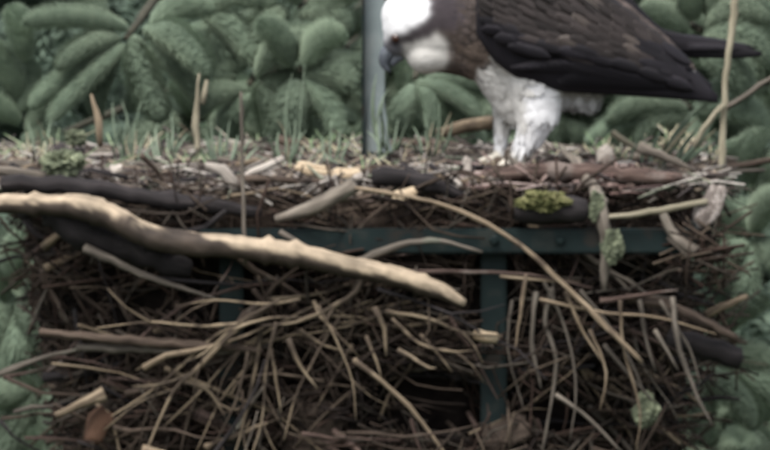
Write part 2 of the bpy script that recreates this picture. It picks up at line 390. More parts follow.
tag(mk('forest', QV, np.arange(len(QV)).reshape(-1, 4).tolist(), 'needles_old', smooth=False, origin=(0, 12, 0)), 'dark conifer wood far behind the nest', 'forest', kind='stuff')

# branches of the near spruce that face the camera; every shoot is a sub-part
SHOOT_COUNT = 0
def branch(node, y, shoots, rs, stem_from=None, tree=None):
    tree = tree or tree_main
    """Branch from the trunk to a node; shoots = list of (start px, mid?, end px, radius px, dy)."""
    global SHOOT_COUNT
    n = W(node[0], node[1], y)
    s0 = W(*stem_from) if stem_from else Vector((tree.location.x, tree.location.y - 0.03, n.z + 0.12))
    mid = (n + s0) / 2 + Vector((0, 0, 0.03))
    V, F, U = tube([(*s0, 0.012), (*mid, 0.008), (*n, 0.0045)], 7, 0.06, 0.1, 0.1)
    b = mk('branch', V, F, 'spruce_twig', tree, uv=U)
    for (a, e, r, dy) in shoots:
        put_shoot(W(a[0], a[1], y + 0.0), W(e[0], e[1], y + dy), r, b, rs); SHOOT_COUNT += 1
rs = random.Random(3)
branch((126, 38), 1.22, [
    ((128, 30), (26, 20), 15, -0.02), ((122, 38), (56, 66), 14, -0.04), ((112, 56), (32, 104), 13, 0.0),
    ((122, 44), (52, 120), 12, -0.05), ((138, 42), (156, 118), 19, -0.06), ((142, 30), (212, 72), 19, -0.05),
    ((150, 46), (196, 100), 15, 0.0), ((120, 48), (98, 112), 14, 0.04), ((150, 22), (212, 10), 17, 0.02), ((110, 24), (60, -14), 15, 0.05),
    ((134, 34), (130, 110), 15, 0.05)], rs, (215, -30, 1.9))
branch((205, 12), 1.3, [((200, 14), (262, 62), 18, -0.03), ((206, 20), (228, 84), 17, 0.0), ((200, 4), (272, 6), 16, 0.0), ((210, 20), (190, 60), 14, 0.03)], rs, (215, -30, 1.9))
branch((250, 84), 1.26, [((255, 76), (332, 42), 20, -0.03), ((262, 84), (270, 150), 17, -0.05), ((270, 82), (352, 122), 13, -0.03),
    ((262, 80), (326, 80), 17, 0.02), ((246, 90), (196, 112), 14, 0.0), ((250, 92), (232, 150), 14, 0.04), ((276, 88), (308, 150), 14, 0.0)], rs, (300, 40, 1.9))
branch((300, 8), 1.3, [((290, 10), (250, 40), 17, -0.02), ((300, 12), (350, 28), 18, -0.02), ((300, 4), (280, -24), 15, 0), ((308, 2), (364, -12), 17, 0.0), ((300, 16), (312, 62), 16, 0.02)], rs)
branch((345, 52), 1.32, [((338, 50), (372, 96), 18, -0.02), ((350, 46), (392, 60), 15, 0.0), ((340, 60), (334, 112), 16, 0.0), ((345, 40), (378, 12), 15, 0.0)], rs)
branch((415, 78), 1.2, [((420, 80), (476, 116), 11, -0.03), ((416, 84), (438, 132), 13, -0.03), ((412, 84), (404, 132), 13, 0.0), ((424, 78), (488, 92), 12, 0.03), ((430, 88), (480, 144), 12, 0.02)], rs)
branch((300, 70), 1.18, [((292, 66), (262, 20), 17, 0.0), ((300, 62), (346, 36), 19, 0.0), ((304, 74), (356, 84), 17, 0.0), ((298, 80), (288, 136), 18, 0.0), ((304, 80), (340, 134), 15, 0.0)], rs)
branch((20, 150), 1.25, [((22, 120), (-30, 90), 15, 0), ((20, 140), (70, 150), 14, 0), ((14, 100), (-10, 40), 16, 0.0), ((30, 60), (8, 8), 16, 0.0), ((24, 130), (60, 108), 13, 0.04), ((16, 110), (30, 60), 15, 0.05)], rs)
branch((700, 30), 1.2, [((704, 26), (770, 20), 19, -0.02), ((704, 34), (772, 62), 19, -0.03), ((690, 26), (640, 12), 17, 0.0), ((698, 20), (690, -20), 16, 0.0),
    ((700, 40), (744, 100), 17, 0.0), ((688, 34), (648, 28), 15, 0.03), ((706, 18), (748, -16), 16, 0.0)], rs)
branch((690, 108), 1.25, [((694, 108), (770, 128), 18, 0.0), ((690, 112), (640, 150), 15, 0.0), ((686, 106), (610, 122), 15, -0.02), ((692, 116), (706, 172), 16, 0.0), ((696, 104), (756, 88), 15, 0.02),
    ((684, 110), (590, 140), 14, 0.02), ((688, 120), (664, 180), 14, 0.03)], rs)
branch((716, 372), 1.0, [((712, 366), (748, 428), 17, -0.05), ((722, 356), (776, 376), 18, 0.0), ((722, 340), (764, 296), 17, -0.0), ((712, 380), (700, 440), 16, 0.0), ((730, 372), (790, 420), 18, 0.0), ((716, 350), (728, 290), 15, 0.03), ((706, 376), (664, 420), 14, 0.02)], rs)
branch((748, 236), 1.0, [((744, 240), (716, 290), 17, -0.02), ((748, 230), (790, 200), 18, 0.0), ((752, 240), (790, 290), 18, 0.0), ((740, 232), (706, 200), 15, 0.02), ((748, 246), (752, 316), 17, 0.0)], rs)
branch((752, 190), 1.1, [((748, 186), (716, 150), 17, 0.0), ((756, 190), (800, 160), 17, 0.0), ((756, 196), (800, 226), 17, 0.0), ((748, 198), (724, 244), 16, 0.0), ((752, 184), (764, 130), 17, 0.0)], rs, None, tree_b)
branch((18, 300), 1.0, [((14, 294), (-20, 360), 18, 0.0), ((22, 300), (44, 360), 15, 0.0), ((14, 290), (24, 232), 16, 0.0), ((10, 300), (-30, 280), 16, 0.0), ((18, 310), (10, 372), 16, 0.03)], rs)
branch((38, 396), 1.0, [((34, 396), (4, 452), 16, 0.0), ((40, 400), (60, 462), 15, 0.0), ((30, 390), (-24, 408), 17, 0.0), ((44, 392), (84, 440), 14, 0.03), ((38, 386), (62, 330), 14, 0.03)], rs)
# deeper layers: rosettes of drooping shoots seen end-on, over the whole width behind the nest
for i in range(104):
    px = -150 + 1070 * ((i * 0.618) % 1.0); py = -80 + 620 * ((i * 0.377 + 0.13) % 1.0); y = rs.uniform(1.5, 2.05)
    if 90 < px < 660 and py > 190: continue
    k = rs.randint(5, 6); a0 = rs.uniform(0, 6.28); L = []
    for j in range(k):
        a = a0 + 6.28 * j / k + rs.uniform(-0.25, 0.25); ln = rs.uniform(60, 95)
        e = (px + math.cos(a) * ln, py + math.sin(a) * ln * 0.75 + 22)
        L.append(((px + math.cos(a) * 8, py + math.sin(a) * 6 + 2), e, rs.uniform(14, 19), rs.uniform(-0.1, 0.03)))
    branch((px, py), y, L, rs, None, tree_a if px < 150 and i % 2 else tree_b if px > 620 and i % 2 else tree_main)

# ------------------------------------------------------------------ steel platform that holds the nest
plat = empty('nest_platform', (0, 0.45, 0)); tag(plat, 'dark green steel basket platform on a pole holding the stick nest', 'platform')
def bar(name, x0, x1, y0, y1, z0, z1, mat='green_paint', parent=plat, bw=0.003):
    V, F = box(x0, x1, y0, y1, z0, z1); return bevel_obj(mk(name, V, F, mat, parent, smooth=False), bw)
zr = W(0, 240, 0).z; xl, xr = W(170, 0, 0).x, W(712, 0, 0).x
yb0, yb1 = 0.0, 0.92
zb = zr - 0.46
bar('front_rail', xl, xr, yb0 - 0.016, yb0 + 0.010, zr - 0.017, zr + 0.015)
bar('back_rail', xl, xr, yb1 - 0.012, yb1 + 0.012, zr - 0.017, zr + 0.015)
for x in (xl + 0.013, xr - 0.013): bar('side_rail', x - 0.012, x + 0.012, yb0 + 0.011, yb1 - 0.013, zr - 0.016, zr + 0.014)
for pxx, wdt in ((231, 24), (494, 26), (688, 24)):
    x = W(pxx, 0, 0).x; h = wdt * PX / 2
    bar('upright', x - h, x + h, yb0 + 0.012, yb0 + 0.032, zb + 0.018, zr + 0.010) if pxx < 680 else None
    bar('upright', x - h, x + h, yb1 - 0.010, yb1 + 0.010, zb + 0.018, zr - 0.018)
bar('lower_rail', xl, xr, yb0 - 0.016, yb0 + 0.010, zb - 0.016, zb + 0.016)
bar('lower_rail', xl, xr, yb1 - 0.012, yb1 + 0.012, zb - 0.016, zb + 0.016)
for i in range(7):
    x = xl + 0.03 + (xr - xl - 0.06) * i / 6; bar('floor_bar', x - 0.012, x + 0.012, yb0 + 0.012, yb1 - 0.014, zb - 0.012, zb + 0.012)
fr_rail = [o for o in bpy.data.objects if o.name == 'front_rail'][0]
for pxx in (231, 494, 560, 688):
    c = W(pxx, 240, yb0 - 0.0165); V = []
    for (rb, yo) in ((0.0062, 0), (0.0062, -0.005), (0.0045, -0.0065)):
        for k in range(6): V.append((c.x + rb * math.cos(k * math.pi / 3), c.y + yo, c.z + rb * math.sin(k * math.pi / 3)))
    F = [(i * 6 + k, i * 6 + (k + 1) % 6, i * 6 + 6 + (k + 1) % 6, i * 6 + 6 + k) for i in (0, 1) for k in range(6)] + [tuple(range(12, 18)), tuple(range(6))[::-1]]
    mk('bolt', V, F, 'green_paint', fr_rail, smooth=False)
# tall angle-iron upright behind the head of the bird, with the flared foot plate
xu = W(374, 0, 0.56).x; zt = W(0, -160, 0.56).z; zu = zr - 0.016
ang = bar('post', xu - 0.013, xu + 0.0145, 0.556, 0.560, zu, zt, 'weathered_steel', plat, 0.001)
bar('flange', xu - 0.0165, xu - 0.0132, 0.530, 0.5598, zu, zt, 'green_paint', ang, 0.001)  # flange of the same angle iron; dark paint puts its shade into the colour
zf0, zf1 = W(0, 152, 0.55).z, W(0, 96, 0.55).z
V = [(xu - 0.010, 0.5535, zf0), (xu + 0.024, 0.5535, zf0), (xu + 0.012, 0.5535, zf1), (xu - 0.006, 0.5535, zf1)]
V = V + [(a, b - 0.004, c) for a, b, c in V]
mk('foot_plate', V, [(3, 2, 1, 0), (4, 5, 6, 7), (0, 1, 5, 4), (1, 2, 6, 5), (2, 3, 7, 6), (3, 0, 4, 7)], 'weathered_steel', ang, smooth=False)
V, F, U = tube([(0, 0.45, -0.3, 0.11), (0.01, 0.45, 2, 0.1), (0, 0.45, zb - 0.016, 0.09)], 16, 0.2, 0.02)
mk('pole', V, F, 'timber', plat, uv=U)
for s in (-1, 1):
    V, F, U = tube([(s * 0.09, 0.45, zb - 0.5, 0.022), (s * 0.36, 0.45, zb - 0.016, 0.022)], 8, 0.1, 0.02)
    mk('brace', V, F, 'timber', plat, uv=U)

# ------------------------------------------------------------------ the nest
NX, NY = W(362, 0, 0).x, 0.46
def yfront(x):
    return 0.03 + 0.22 * min(1.6, abs((x - NX) / 0.44)) ** 4
def zrim(x, y):   # height of the nest's top surface
    zf = W(385 + (x / PX), 186, 0.05).z
    return zf + 0.012 * mnoise.noise(Vector((x * 9, y * 9, 3.1))) + 0.010 * mnoise.noise(Vector((x * 23, y * 23, 1.7)))
nest = empty('osprey_nest', (NX, NY, zb)); tag(nest, 'broad untidy nest of interlaced dead sticks on the green platform', 'nest')
V, F, T = [], [], []
na, nr = 64, 14
def rsup(a, half):     # superellipse radius
    c, s_ = abs(math.cos(a)), abs(math.sin(a)); return half / ((c ** 3.2 + s_ ** 3.2) ** (1 / 3.2))
c0 = 0
for j in range(nr):
    k = 0.02 + 0.98 * j / (nr - 1)
    for i in range(na):
        a = 2 * math.pi * i / na; r = rsup(a, 0.42) * k
        x, y = NX + r * math.cos(a) * 1.03, NY + r * math.sin(a)
        V.append((x, y, zrim(x, y) - 0.012 - 0.03 * max(0, (k - 0.9) / 0.1)))
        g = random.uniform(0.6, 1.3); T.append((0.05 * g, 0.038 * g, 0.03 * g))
rows = 10
for j in range(1, rows + 1):
    t = j / rows
    for i in range(na):
        a = 2 * math.pi * i / na; r = rsup(a, 0.42) * (1 - 0.16 * t) + 0.02 * mnoise.noise(Vector((math.cos(a) * 4, math.sin(a) * 4, t * 6)))
        x, y = NX + r * math.cos(a) * 1.0, NY + r * math.sin(a)
        zt_ = zrim(x, y) - 0.042; V.append((x, y, zt_ + (zb + 0.012 - zt_) * t)); g = random.uniform(0.5, 1.2); T.append((0.012 * g, 0.0095 * g, 0.0085 * g))  # sides tinted far darker than the top: shade behind the sticks as colour
for j in range(nr + rows - 1):
    for i in range(na):
        i2 = (i + 1) % na; F.append((j * na + i, j * na + i2, (j + 1) * na + i2, (j + 1) * na + i))
F.append(tuple(range(na))[::-1]); F.append(tuple((nr + rows - 1) * na + i for i in range(na)))
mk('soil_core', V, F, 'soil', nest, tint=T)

# sticks woven through the sides and top: each one a part
rs = random.Random(21)
kinds = ['bark_brown'] * 11 + ['bark_grey'] * 3 + ['bark_dark'] * 4 + ['twig_tan'] * 3 + ['bark_red'] * 4
VOIDS = [(494, 292, 16, 36), (232, 300, 16, 22), (430, 402, 30, 20), (640, 196, 44, 12), (320, 232, 40, 12)]
def side_stick(i):
    band = i % 4 == 0       # the shaggy edge between rim and rail
    px = rs.uniform(10, 715); py = rs.uniform(186, 250) if band else 240 + 250 * rs.random()
    if band and 390 < px < 590: py = min(py, 222)
    px = max(px, 40 + max(0, py - 215) * 0.3); px = min(px, 700 - max(0, py - 350) * 0.5)
    if i % 9 == 4: px = rs.choice((rs.uniform(20, 80), rs.uniform(660, 730 - max(0, py - 350) * 0.5)))      # ends poking out at the sides
    if rs.random() < 0.5: a = rs.gauss(0.1, 0.3); ln = rs.uniform(70, 220)
    else: a = rs.choice((-1, 1, 1)) * rs.uniform(0.45, 1.5); ln = rs.uniform(60, 170)
    if band: a *= 0.55; ln *= 0.75
    if px < 90 or px > 660: ln = min(ln, 90)
    for _ in range(6):
        if not any(((px + math.cos(a) * ln * t - vx) / vw) ** 2 + ((py + math.sin(a) * ln * t - vy) / vh) ** 2 < 1 for vx, vy, vw, vh in VOIDS for t in (-0.5, -0.3, -0.1, 0.1, 0.3, 0.5)): break
        py = py + rs.uniform(-6, 6) if band else 240 + 250 * rs.random(); px = rs.uniform(60, 690); ln *= 0.85
    r = min(7, rs.lognormvariate(0.7, 0.45)); y0 = yfront((px - 385) * PX) + rs.uniform(-0.09, 0.02)
    if py < 275 and 390 < px < 590: y0 = max(y0, 0.04)
    pts = []; m = 6; dx, dz = math.cos(a) * ln, math.sin(a) * ln; bow = rs.gauss(0, 0.05) * ln
    for k in range(m):
        t = k / (m - 1) - 0.5; b = bow * (1 - 4 * t * t) + rs.gauss(0, 0.014) * ln
        w = W(px + dx * t - math.sin(a) * b, py + dz * t + math.cos(a) * b, y0 + rs.uniform(-0.02, 0.02)); pts.append((w.x, w.y, w.z, r * PX * (1.1 - 0.75 * (t + 0.5))))
    V, F, U = tube(pts, 7, 0.03, 0.14, 0.35, rs); mt = rs.choice(kinds); st_ = mk('stick', V, F, mt, nest, uv=U)
    if rs.random() < 0.45:      # a fork
        k = rs.choice((2, 3)); q = np.array(pts[k]); d = np.array(pts[k + 1]) - q; l = ln * PX * rs.uniform(0.25, 0.5); ax = d[:3] / np.linalg.norm(d[:3])
        e = ax * l * 0.8 + np.array((rs.uniform(-0.3, 0.3), rs.uniform(-0.3, 0.2), rs.choice((-1, 1)) * rs.uniform(0.4, 0.7))) * l
        V, F, U = tube([(*q[:3], q[3] * 0.75), (*(q[:3] + e * 0.5 + ax * l * 0.06), q[3] * 0.55), (*(q[:3] + e), q[3] * 0.3)], 6, 0.03, 0.12, 0.3, rs); mk('side_twig', V, F, mt, st_, uv=U)
for i in range(220): side_stick(i)
for i in range(75):     # on the top
    x = NX + rs.uniform(-0.47, 0.46); y = rs.uniform(0.05, 0.86); a = rs.gauss(0, 0.5); ln = rs.uniform(0.07, 0.26); r = rs.uniform(0.0025, 0.0075)
    pts = []
    for k in range(4):
        t = k / 3 - 0.5; xx, yy = x + math.cos(a) * ln * t, y + math.sin(a) * ln * t
        pts.append((xx, yy, zrim(xx, yy) + r * 0.8 + rs.uniform(-0.003, 0.007), r * (1 - 0.4 * (t + 0.5))))
    V, F, U = tube(pts, 7, 0.03, 0.1, 0.15, rs); mk('stick', V, F, rs.choice(kinds + ['bark_grey'] * 6 + ['bark_pale']), nest, uv=U)
# fine twigs and litter: too many and too small to count
def joined(name, pieces, mat, parent, kind='stuff'):
    V, F, T, U, o = [], [], [], [], 0
    for v, f, t in pieces:
        v = np.asarray(v); V.append(v); F += [tuple(i + o for i in q) for q in f]; T.append(np.tile(t, (len(v), 1))); o += len(v)
    ob = mk(name, np.concatenate(V), F, mat, parent, tint=np.concatenate(T)); ob['kind'] = kind; return ob
P = []
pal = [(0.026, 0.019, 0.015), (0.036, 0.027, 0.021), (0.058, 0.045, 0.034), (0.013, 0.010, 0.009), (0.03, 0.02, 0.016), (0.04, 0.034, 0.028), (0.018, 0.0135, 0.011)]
VOIDS = [(232, 296, 26, 36), (326, 338, 22, 13), (420, 390, 30, 18), (452, 416, 24, 24), (300, 356, 12, 10), (530, 330, 10, 14), (120, 320, 16, 8), (380, 412, 16, 12), (494, 296, 16, 40), (150, 300, 16, 8), (70, 300, 14, 10), (250, 400, 14, 10), (590, 372, 14, 10), (650, 390, 14, 12), (440, 318, 22, 10), (96, 352, 26, 9), (640, 262, 40, 14), (560, 420, 24, 12), (690, 270, 18, 18), (496, 380, 8, 12)]
for i in range(4800):
    py = 188 + 310 * rs.random() ** 0.9; px = rs.uniform(10 + max(0, py - 215) * 0.28, 724 - max(0, py - 350) * 0.5); y0 = yfront((px - 385) * PX) + rs.uniform(-0.06, 0.03)
    if (py < 264 and 380 < px < 600 and rs.random() < 0.85) or (py < 256 and 240 < px <= 380 and rs.random() < 0.6): y0 = max(y0, 0.03)
    if mnoise.noise(Vector((px * 0.02, py * 0.03, 7.3))) < -0.1:
        if rs.random() < 0.6: continue
        y0 = max(y0, yfront((px - 385) * PX) + 0.02)
    a = rs.gauss(0.15, 0.5) if rs.random() < 0.5 else rs.uniform(-1.6, 1.6); ln = rs.uniform(25, 100); r = rs.uniform(0.5, 1.5)
    if rs.random() < 0.93 and any(((px + math.cos(a) * ln * t - vx) / vw) ** 2 + ((py + math.sin(a) * ln * t - vy) / vh) ** 2 < 1 for vx, vy, vw, vh in VOIDS for t in (-0.5, -0.25, 0, 0.25, 0.5)): continue
    bow = rs.gauss(0, 0.1) * ln; pts = []
    for k in range(3):
        t = k / 2 - 0.5; b = bow * (1 - 4 * t * t); w = W(px + math.cos(a) * ln * t - math.sin(a) * b, py + math.sin(a) * ln * t + math.cos(a) * b, y0 + rs.uniform(-0.02, 0.02)); pts.append((w.x, w.y, w.z, r * PX))
    v, f, u = tube(pts, 4, 0.03, 0.05, 0, rs); P.append((v, f, rs.choice(pal)))
for i in range(48):       # shaggy corner hanging over the end of the rail
    px, py = rs.gauss(704, 16), rs.uniform(226, 278); a = rs.uniform(-0.9, 1.9); ln = rs.uniform(20, 70); r = rs.uniform(0.6, 1.8); y0 = rs.uniform(-0.06, -0.02); pts = []
    for k in range(3):
        t = k / 2 - 0.5; w = W(px + math.cos(a) * ln * t + rs.uniform(-4, 4), py + math.sin(a) * ln * t, y0 + rs.uniform(-0.01, 0.02)); pts.append((w.x, w.y, w.z, r * PX))
    v, f, u = tube(pts, 4, 0.03, 0.05, 0, rs); P.append((v, f, rs.choice(pal)))
for i in range(2600):      # round the other three sides
    th = rs.uniform(-0.75, math.pi + 0.75); t = rs.random(); rr_ = rsup(th, 0.42) * (1 - 0.14 * t) + rs.uniform(-0.01, 0.03); x, y = NX + rr_ * math.cos(th) * 1.02, NY + rr_ * math.sin(th); z = zrim(x, y) - 0.02 - 0.42 * t
    tg = Vector((-math.sin(th), math.cos(th), 0)); d = (tg * rs.choice((-1, 1)) + Vector((0, 0, rs.gauss(0, 0.5)))).normalized() * rs.uniform(0.02, 0.09); r = rs.uniform(0.0008, 0.003)
    v, f, u = tube([(x - d.x, y - d.y, z - d.z, r), (x, y, z + rs.uniform(-0.01, 0.01), r), (x + d.x, y + d.y, z + d.z, r * 0.6)], 4, 0.05, 0.05, 0, rs); P.append((v, f, rs.choice(pal)))
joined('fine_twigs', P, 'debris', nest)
P = []
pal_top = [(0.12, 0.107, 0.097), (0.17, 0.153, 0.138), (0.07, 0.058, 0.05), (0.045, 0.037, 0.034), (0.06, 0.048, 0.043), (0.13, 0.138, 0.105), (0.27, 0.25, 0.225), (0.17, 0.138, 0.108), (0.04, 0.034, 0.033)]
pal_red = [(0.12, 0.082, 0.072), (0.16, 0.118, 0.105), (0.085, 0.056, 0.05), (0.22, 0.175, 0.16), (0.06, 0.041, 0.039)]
for i in range(4600):
    x = NX + rs.uniform(-0.5, 0.47); y = rs.uniform(0.02, 0.88); z = zrim(x, y) + rs.uniform(-0.006, 0.006)
    red = 0.1 < x < 0.34 and y < 0.5
    c = rs.choice(pal_red if red and rs.random() < 0.75 else pal_top)
    a = rs.uniform(0, 6.28)
    if rs.random() < 0.5:   # chip
        l, w_, h = rs.uniform(0.003, 0.011), rs.uniform(0.002, 0.006), rs.uniform(0.001, 0.0035); v, f = box(-l, l, -w_, w_, -h, h)
        M = Matrix.Translation((x, y, z)) @ Matrix.Rotation(a, 4, 'Z') @ Matrix.Rotation(rs.gauss(0, 0.5), 4, 'Y') @ Matrix.Rotation(rs.gauss(0, 0.6), 4, 'X')
        v = [tuple(M @ (Vector(q) * rs.uniform(0.7, 1.2))) for q in v]
    else:
        l = rs.uniform(0.015, 0.05); r = rs.uniform(0.0008, 0.0024)
        d = Vector((math.cos(a), math.sin(a) * 0.6, rs.gauss(0.05, 0.22))) * l
        v, f, u = tube([(x - d.x, y - d.y, z - d.z, r), (x, y, z + rs.uniform(0, 0.006), r), (x + d.x, y + d.y, z + d.z, r * 0.6)], 4, 0.03, 0.05, 0, rs)
    P.append((v, f, c))
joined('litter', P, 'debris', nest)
P = []
for i in range(1500):
    x = NX + rs.uniform(-0.5, 0.48); y = rs.uniform(0.3, 0.9)
    if mnoise.noise(Vector((x * 11, y * 5, 2.2))) < 0.05: continue
    z = zrim(x, y) - 0.004; h = rs.uniform(0.008, 0.036) * (1.0 if x < 0.02 or x > 0.28 else 0.6); lean = rs.gauss(0, 0.5)
    w_ = rs.uniform(0.0008, 0.002); c = rs.choice(((0.17, 0.24, 0.13), (0.24, 0.3, 0.18), (0.32, 0.3, 0.2), (0.38, 0.34, 0.24), (0.14, 0.19, 0.11), (0.27, 0.25, 0.2)))
    v, f, u = tube([(x, y, z, w_), (x + lean * h * 0.4, y + rs.gauss(0, 0.1) * h, z + h * 0.6, w_ * 0.8), (x + lean * h, y + rs.gauss(0, 0.2) * h, z + h, w_ * 0.3)], 4, 0.03, 0.05, 0, rs); P.append((v, f, c))
joined('grass_lining', P, 'debris', nest)
# bark flakes big enough to pick out on the rim
def flake_mesh(seed, mat, cup=0.25, asp=0.55):
    r_ = random.Random(seed); V = []; nu, nv = 6, 4
    for s_ in (1, -1):
        for i in range(nu + 1):
            for j in range(nv + 1):
                u, w_ = i / nu * 2 - 1, j / nv * 2 - 1; e = (1 - 0.35 * abs(u) ** 3) * (1 + 0.12 * math.sin(seed + 4 * u + w_))
                V.append((u * (1 + 0.1 * math.sin(seed * 3 + w_ * 3)), w_ * asp * e, -cup * w_ * w_ * asp + 0.06 * math.sin(3 * u + seed) + s_ * 0.045 + r_.uniform(-0.015, 0.015)))
    F = []; q = (nu + 1) * (nv + 1)
    for i in range(nu):
        for j in range(nv):
            a = i * (nv + 1) + j; F.append((a, a + nv + 1, a + nv + 2, a + 1)); F.append((q + a, q + a + 1, q + a + nv + 2, q + a + nv + 1))
    for i in range(nu):
        for j in (0, nv):
            a, b = i * (nv + 1) + j, (i + 1) * (nv + 1) + j; F.append((a, b, q + b, q + a) if j else (b, a, q + a, q + b))
    for j in range(nv):
        for i in (0, nu):
            a, b = i * (nv + 1) + j, i * (nv + 1) + j + 1; F.append((b, a, q + a, q + b) if i else (a, b, q + b, q + a))
    me = bpy.data.meshes.new('bark_flake'); me.from_pydata(V, [], F); l = me.uv_layers.new(name='UVMap')
    for lp in me.loops: l.data[lp.index].uv = (V[lp.vertex_index][1] * 0.8 + 0.5, V[lp.vertex_index][0] * 0.03)
    me.polygons.foreach_set('use_smooth', [True] * len(me.polygons)); me.materials.append(MATS[mat]); me.update(); return me
FL = [flake_mesh(s_, m_) for s_, m_ in enumerate(('bark_grey', 'bark_brown', 'bark_pale', 'bark_red', 'bark_dark', 'bark_grey', 'bark_red', 'bark_brown'))]
for i in range(85):
    x = NX + rs.uniform(-0.48, 0.46); y = rs.uniform(0.03, 0.75); l = rs.uniform(0.008, 0.018)
    red = 0.08 < x < 0.36 and y < 0.5
    M = Matrix.Translation((x, y, zrim(x, y) + 0.005 + rs.uniform(0, 0.006))) @ Matrix.Rotation(rs.gauss(0, 0.6), 4, 'Z') @ Matrix.Rotation(rs.gauss(0, 0.25), 4, 'Y') @ Matrix.Rotation(rs.gauss(0.5, 0.4), 4, 'X') @ Matrix.Diagonal((l, l, l, 1))
    place('bark_flake', FL[rs.choice((3, 6, 1, 3)) if red else rs.choice((0, 1, 2, 5, 7, 4, 0))], M, nest)

# ------------------------------------------------------------------ sticks one can point to
def stick(path, y, r, mat, label, name='stick', cat='stick', n=9, ys=None, wob=0.22, parent=None, flat=1.0, group='loose sticks of the nest', lump=0.1):
    V, F, U = tube(pxpath(path, y, r, ys), n, 0.012, lump, wob, flat=flat)
    o = mk(name, V, F, mat, parent, uv=U, origin=V[0])
    if parent is None: tag(o, label, cat, group)
    return o
# the thick pale half-peeled branch across the front: bare wood above, ragged bark below, with the underside's shade put into its dark colour
path = [(-14, 204), (20, 204), (55, 205), (85, 208), (115, 219), (145, 234), (180, 243), (240, 247), (300, 256), (350, 267), (400, 277), (440, 291), (464, 304)]
ys = [-0.03, -0.035, -0.04, -0.05, -0.055, -0.06, -0.06, -0.06, -0.06, -0.055, -0.05, -0.05, -0.045]
rr = [9, 10, 10.5, 13.5, 12.5, 12, 12.5, 11.5, 12, 10.5, 10, 8.5, 5]
V, F, U = tube(pxpath(path, 0, rr, ys), 22, 0.008, 0.05, 0.05)
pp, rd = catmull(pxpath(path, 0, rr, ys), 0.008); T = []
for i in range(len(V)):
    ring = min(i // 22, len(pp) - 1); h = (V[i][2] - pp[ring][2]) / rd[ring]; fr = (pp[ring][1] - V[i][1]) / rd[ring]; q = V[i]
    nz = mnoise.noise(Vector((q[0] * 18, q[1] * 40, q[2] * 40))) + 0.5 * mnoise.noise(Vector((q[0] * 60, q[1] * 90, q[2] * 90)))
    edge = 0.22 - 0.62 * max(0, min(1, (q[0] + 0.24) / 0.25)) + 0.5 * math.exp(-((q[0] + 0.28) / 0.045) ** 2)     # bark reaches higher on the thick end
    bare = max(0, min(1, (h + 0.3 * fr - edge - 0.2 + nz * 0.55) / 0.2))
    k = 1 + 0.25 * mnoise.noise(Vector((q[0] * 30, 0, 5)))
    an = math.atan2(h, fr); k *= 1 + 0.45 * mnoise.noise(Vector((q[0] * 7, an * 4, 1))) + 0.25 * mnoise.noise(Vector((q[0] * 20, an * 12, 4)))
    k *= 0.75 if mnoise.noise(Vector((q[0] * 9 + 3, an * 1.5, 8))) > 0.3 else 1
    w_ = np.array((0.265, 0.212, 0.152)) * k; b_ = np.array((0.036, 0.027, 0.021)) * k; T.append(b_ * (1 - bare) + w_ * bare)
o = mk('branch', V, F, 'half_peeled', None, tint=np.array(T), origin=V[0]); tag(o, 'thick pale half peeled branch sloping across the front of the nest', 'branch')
stick([(44, 212), (90, 234), (140, 252), (188, 270)], -0.02, [13, 15, 14, 10], 'bark_dark', 'thick dark branch tucked right under the pale half peeled branch', 'branch', 'branch', n=12)
stick([(4, 184), (60, 184), (130, 194), (200, 205), (262, 212)], 0.0, [8, 9, 8, 8, 5], 'bark_dark', 'long dark branch lying just above the pale half peeled branch', 'branch', 'branch', n=12)
stick([(-8, 170), (40, 176), (110, 186), (170, 189), (236, 190)], 0.05, 4.5, 'bark_grey', 'grey stick along the rim above the long dark branch')
stick([(84, 247), (130, 269), (172, 285), (217, 299)], -0.04, 4.5, 'bark_grey', 'knobbly grey stick parallel to and below the thick dark branch')
stick([(276, 219), (318, 206), (354, 185)], -0.025, [4, 8, 7], 'bark_grey', 'short grey stick rising toward the foot of the steel post')
stick([(355, 188), (420, 199), (470, 215), (520, 245), (560, 281), (602, 322), (642, 362)], -0.04, [1.8, 2.1, 2.3, 2.4, 2.6, 3.0, 2.0], 'twig_tan', 'long thin tan stick arching down across the green rail and upright')
stick([(355, 263), (400, 245), (440, 241), (482, 252)], -0.035, 4, 'bark_grey', 'thin grey stick bowed over the tip of the pale branch')
stick([(398, 272), (460, 272), (530, 275), (592, 288)], -0.03, 2.6, 'bark_red', 'thin reddish twig lying level across the green upright')
stick([(-6, 376), (45, 357), (92, 347)], 0.0, 3.4, 'bark_grey', 'thin grey twig poking out low on the side toward which the bird faces')
stick([(40, 332), (90, 337), (150, 342), (205, 346), (262, 350)], -0.03, [4, 4.5, 5, 4.5, 3], 'bark_brown', 'long level brown stick with its blunt end sticking out of the nest side')
stick([(76, 347), (150, 350), (212, 353), (250, 348)], -0.02, 4, 'bark_grey', 'grey stick lying level just below the long level brown stick')
stick([(55, 416), (78, 405), (106, 394)], -0.02, [2.5, 4, 7], 'twig_tan', 'stubby tan stick with thick end beside the orange brown leaf')
stick([(474, 335), (485, 337), (496, 339)], -0.035, [5.5, 6, 5.5], 'wood_bare', 'short pale cut stick end against the green upright', n=10)
stick([(600, 218), (650, 212), (708, 201)], -0.03, [2.4, 3.4, 3], 'straw', 'pale straw coloured stick on the rim below the dry stalk')
stick([(664, 214), (676, 238), (697, 252), (722, 258)], -0.03, [4.5, 6, 6, 3.5], 'bark_grey', 'crooked grey stick curling down from under the pale greyish bark slab')
stick([(486, 178), (540, 172), (610, 175), (682, 180)], 0.06, [7, 9, 9, 6], 'bark_red', 'thick reddish rotten log on the rim under the feet of the bird', 'log', 'log', n=12)
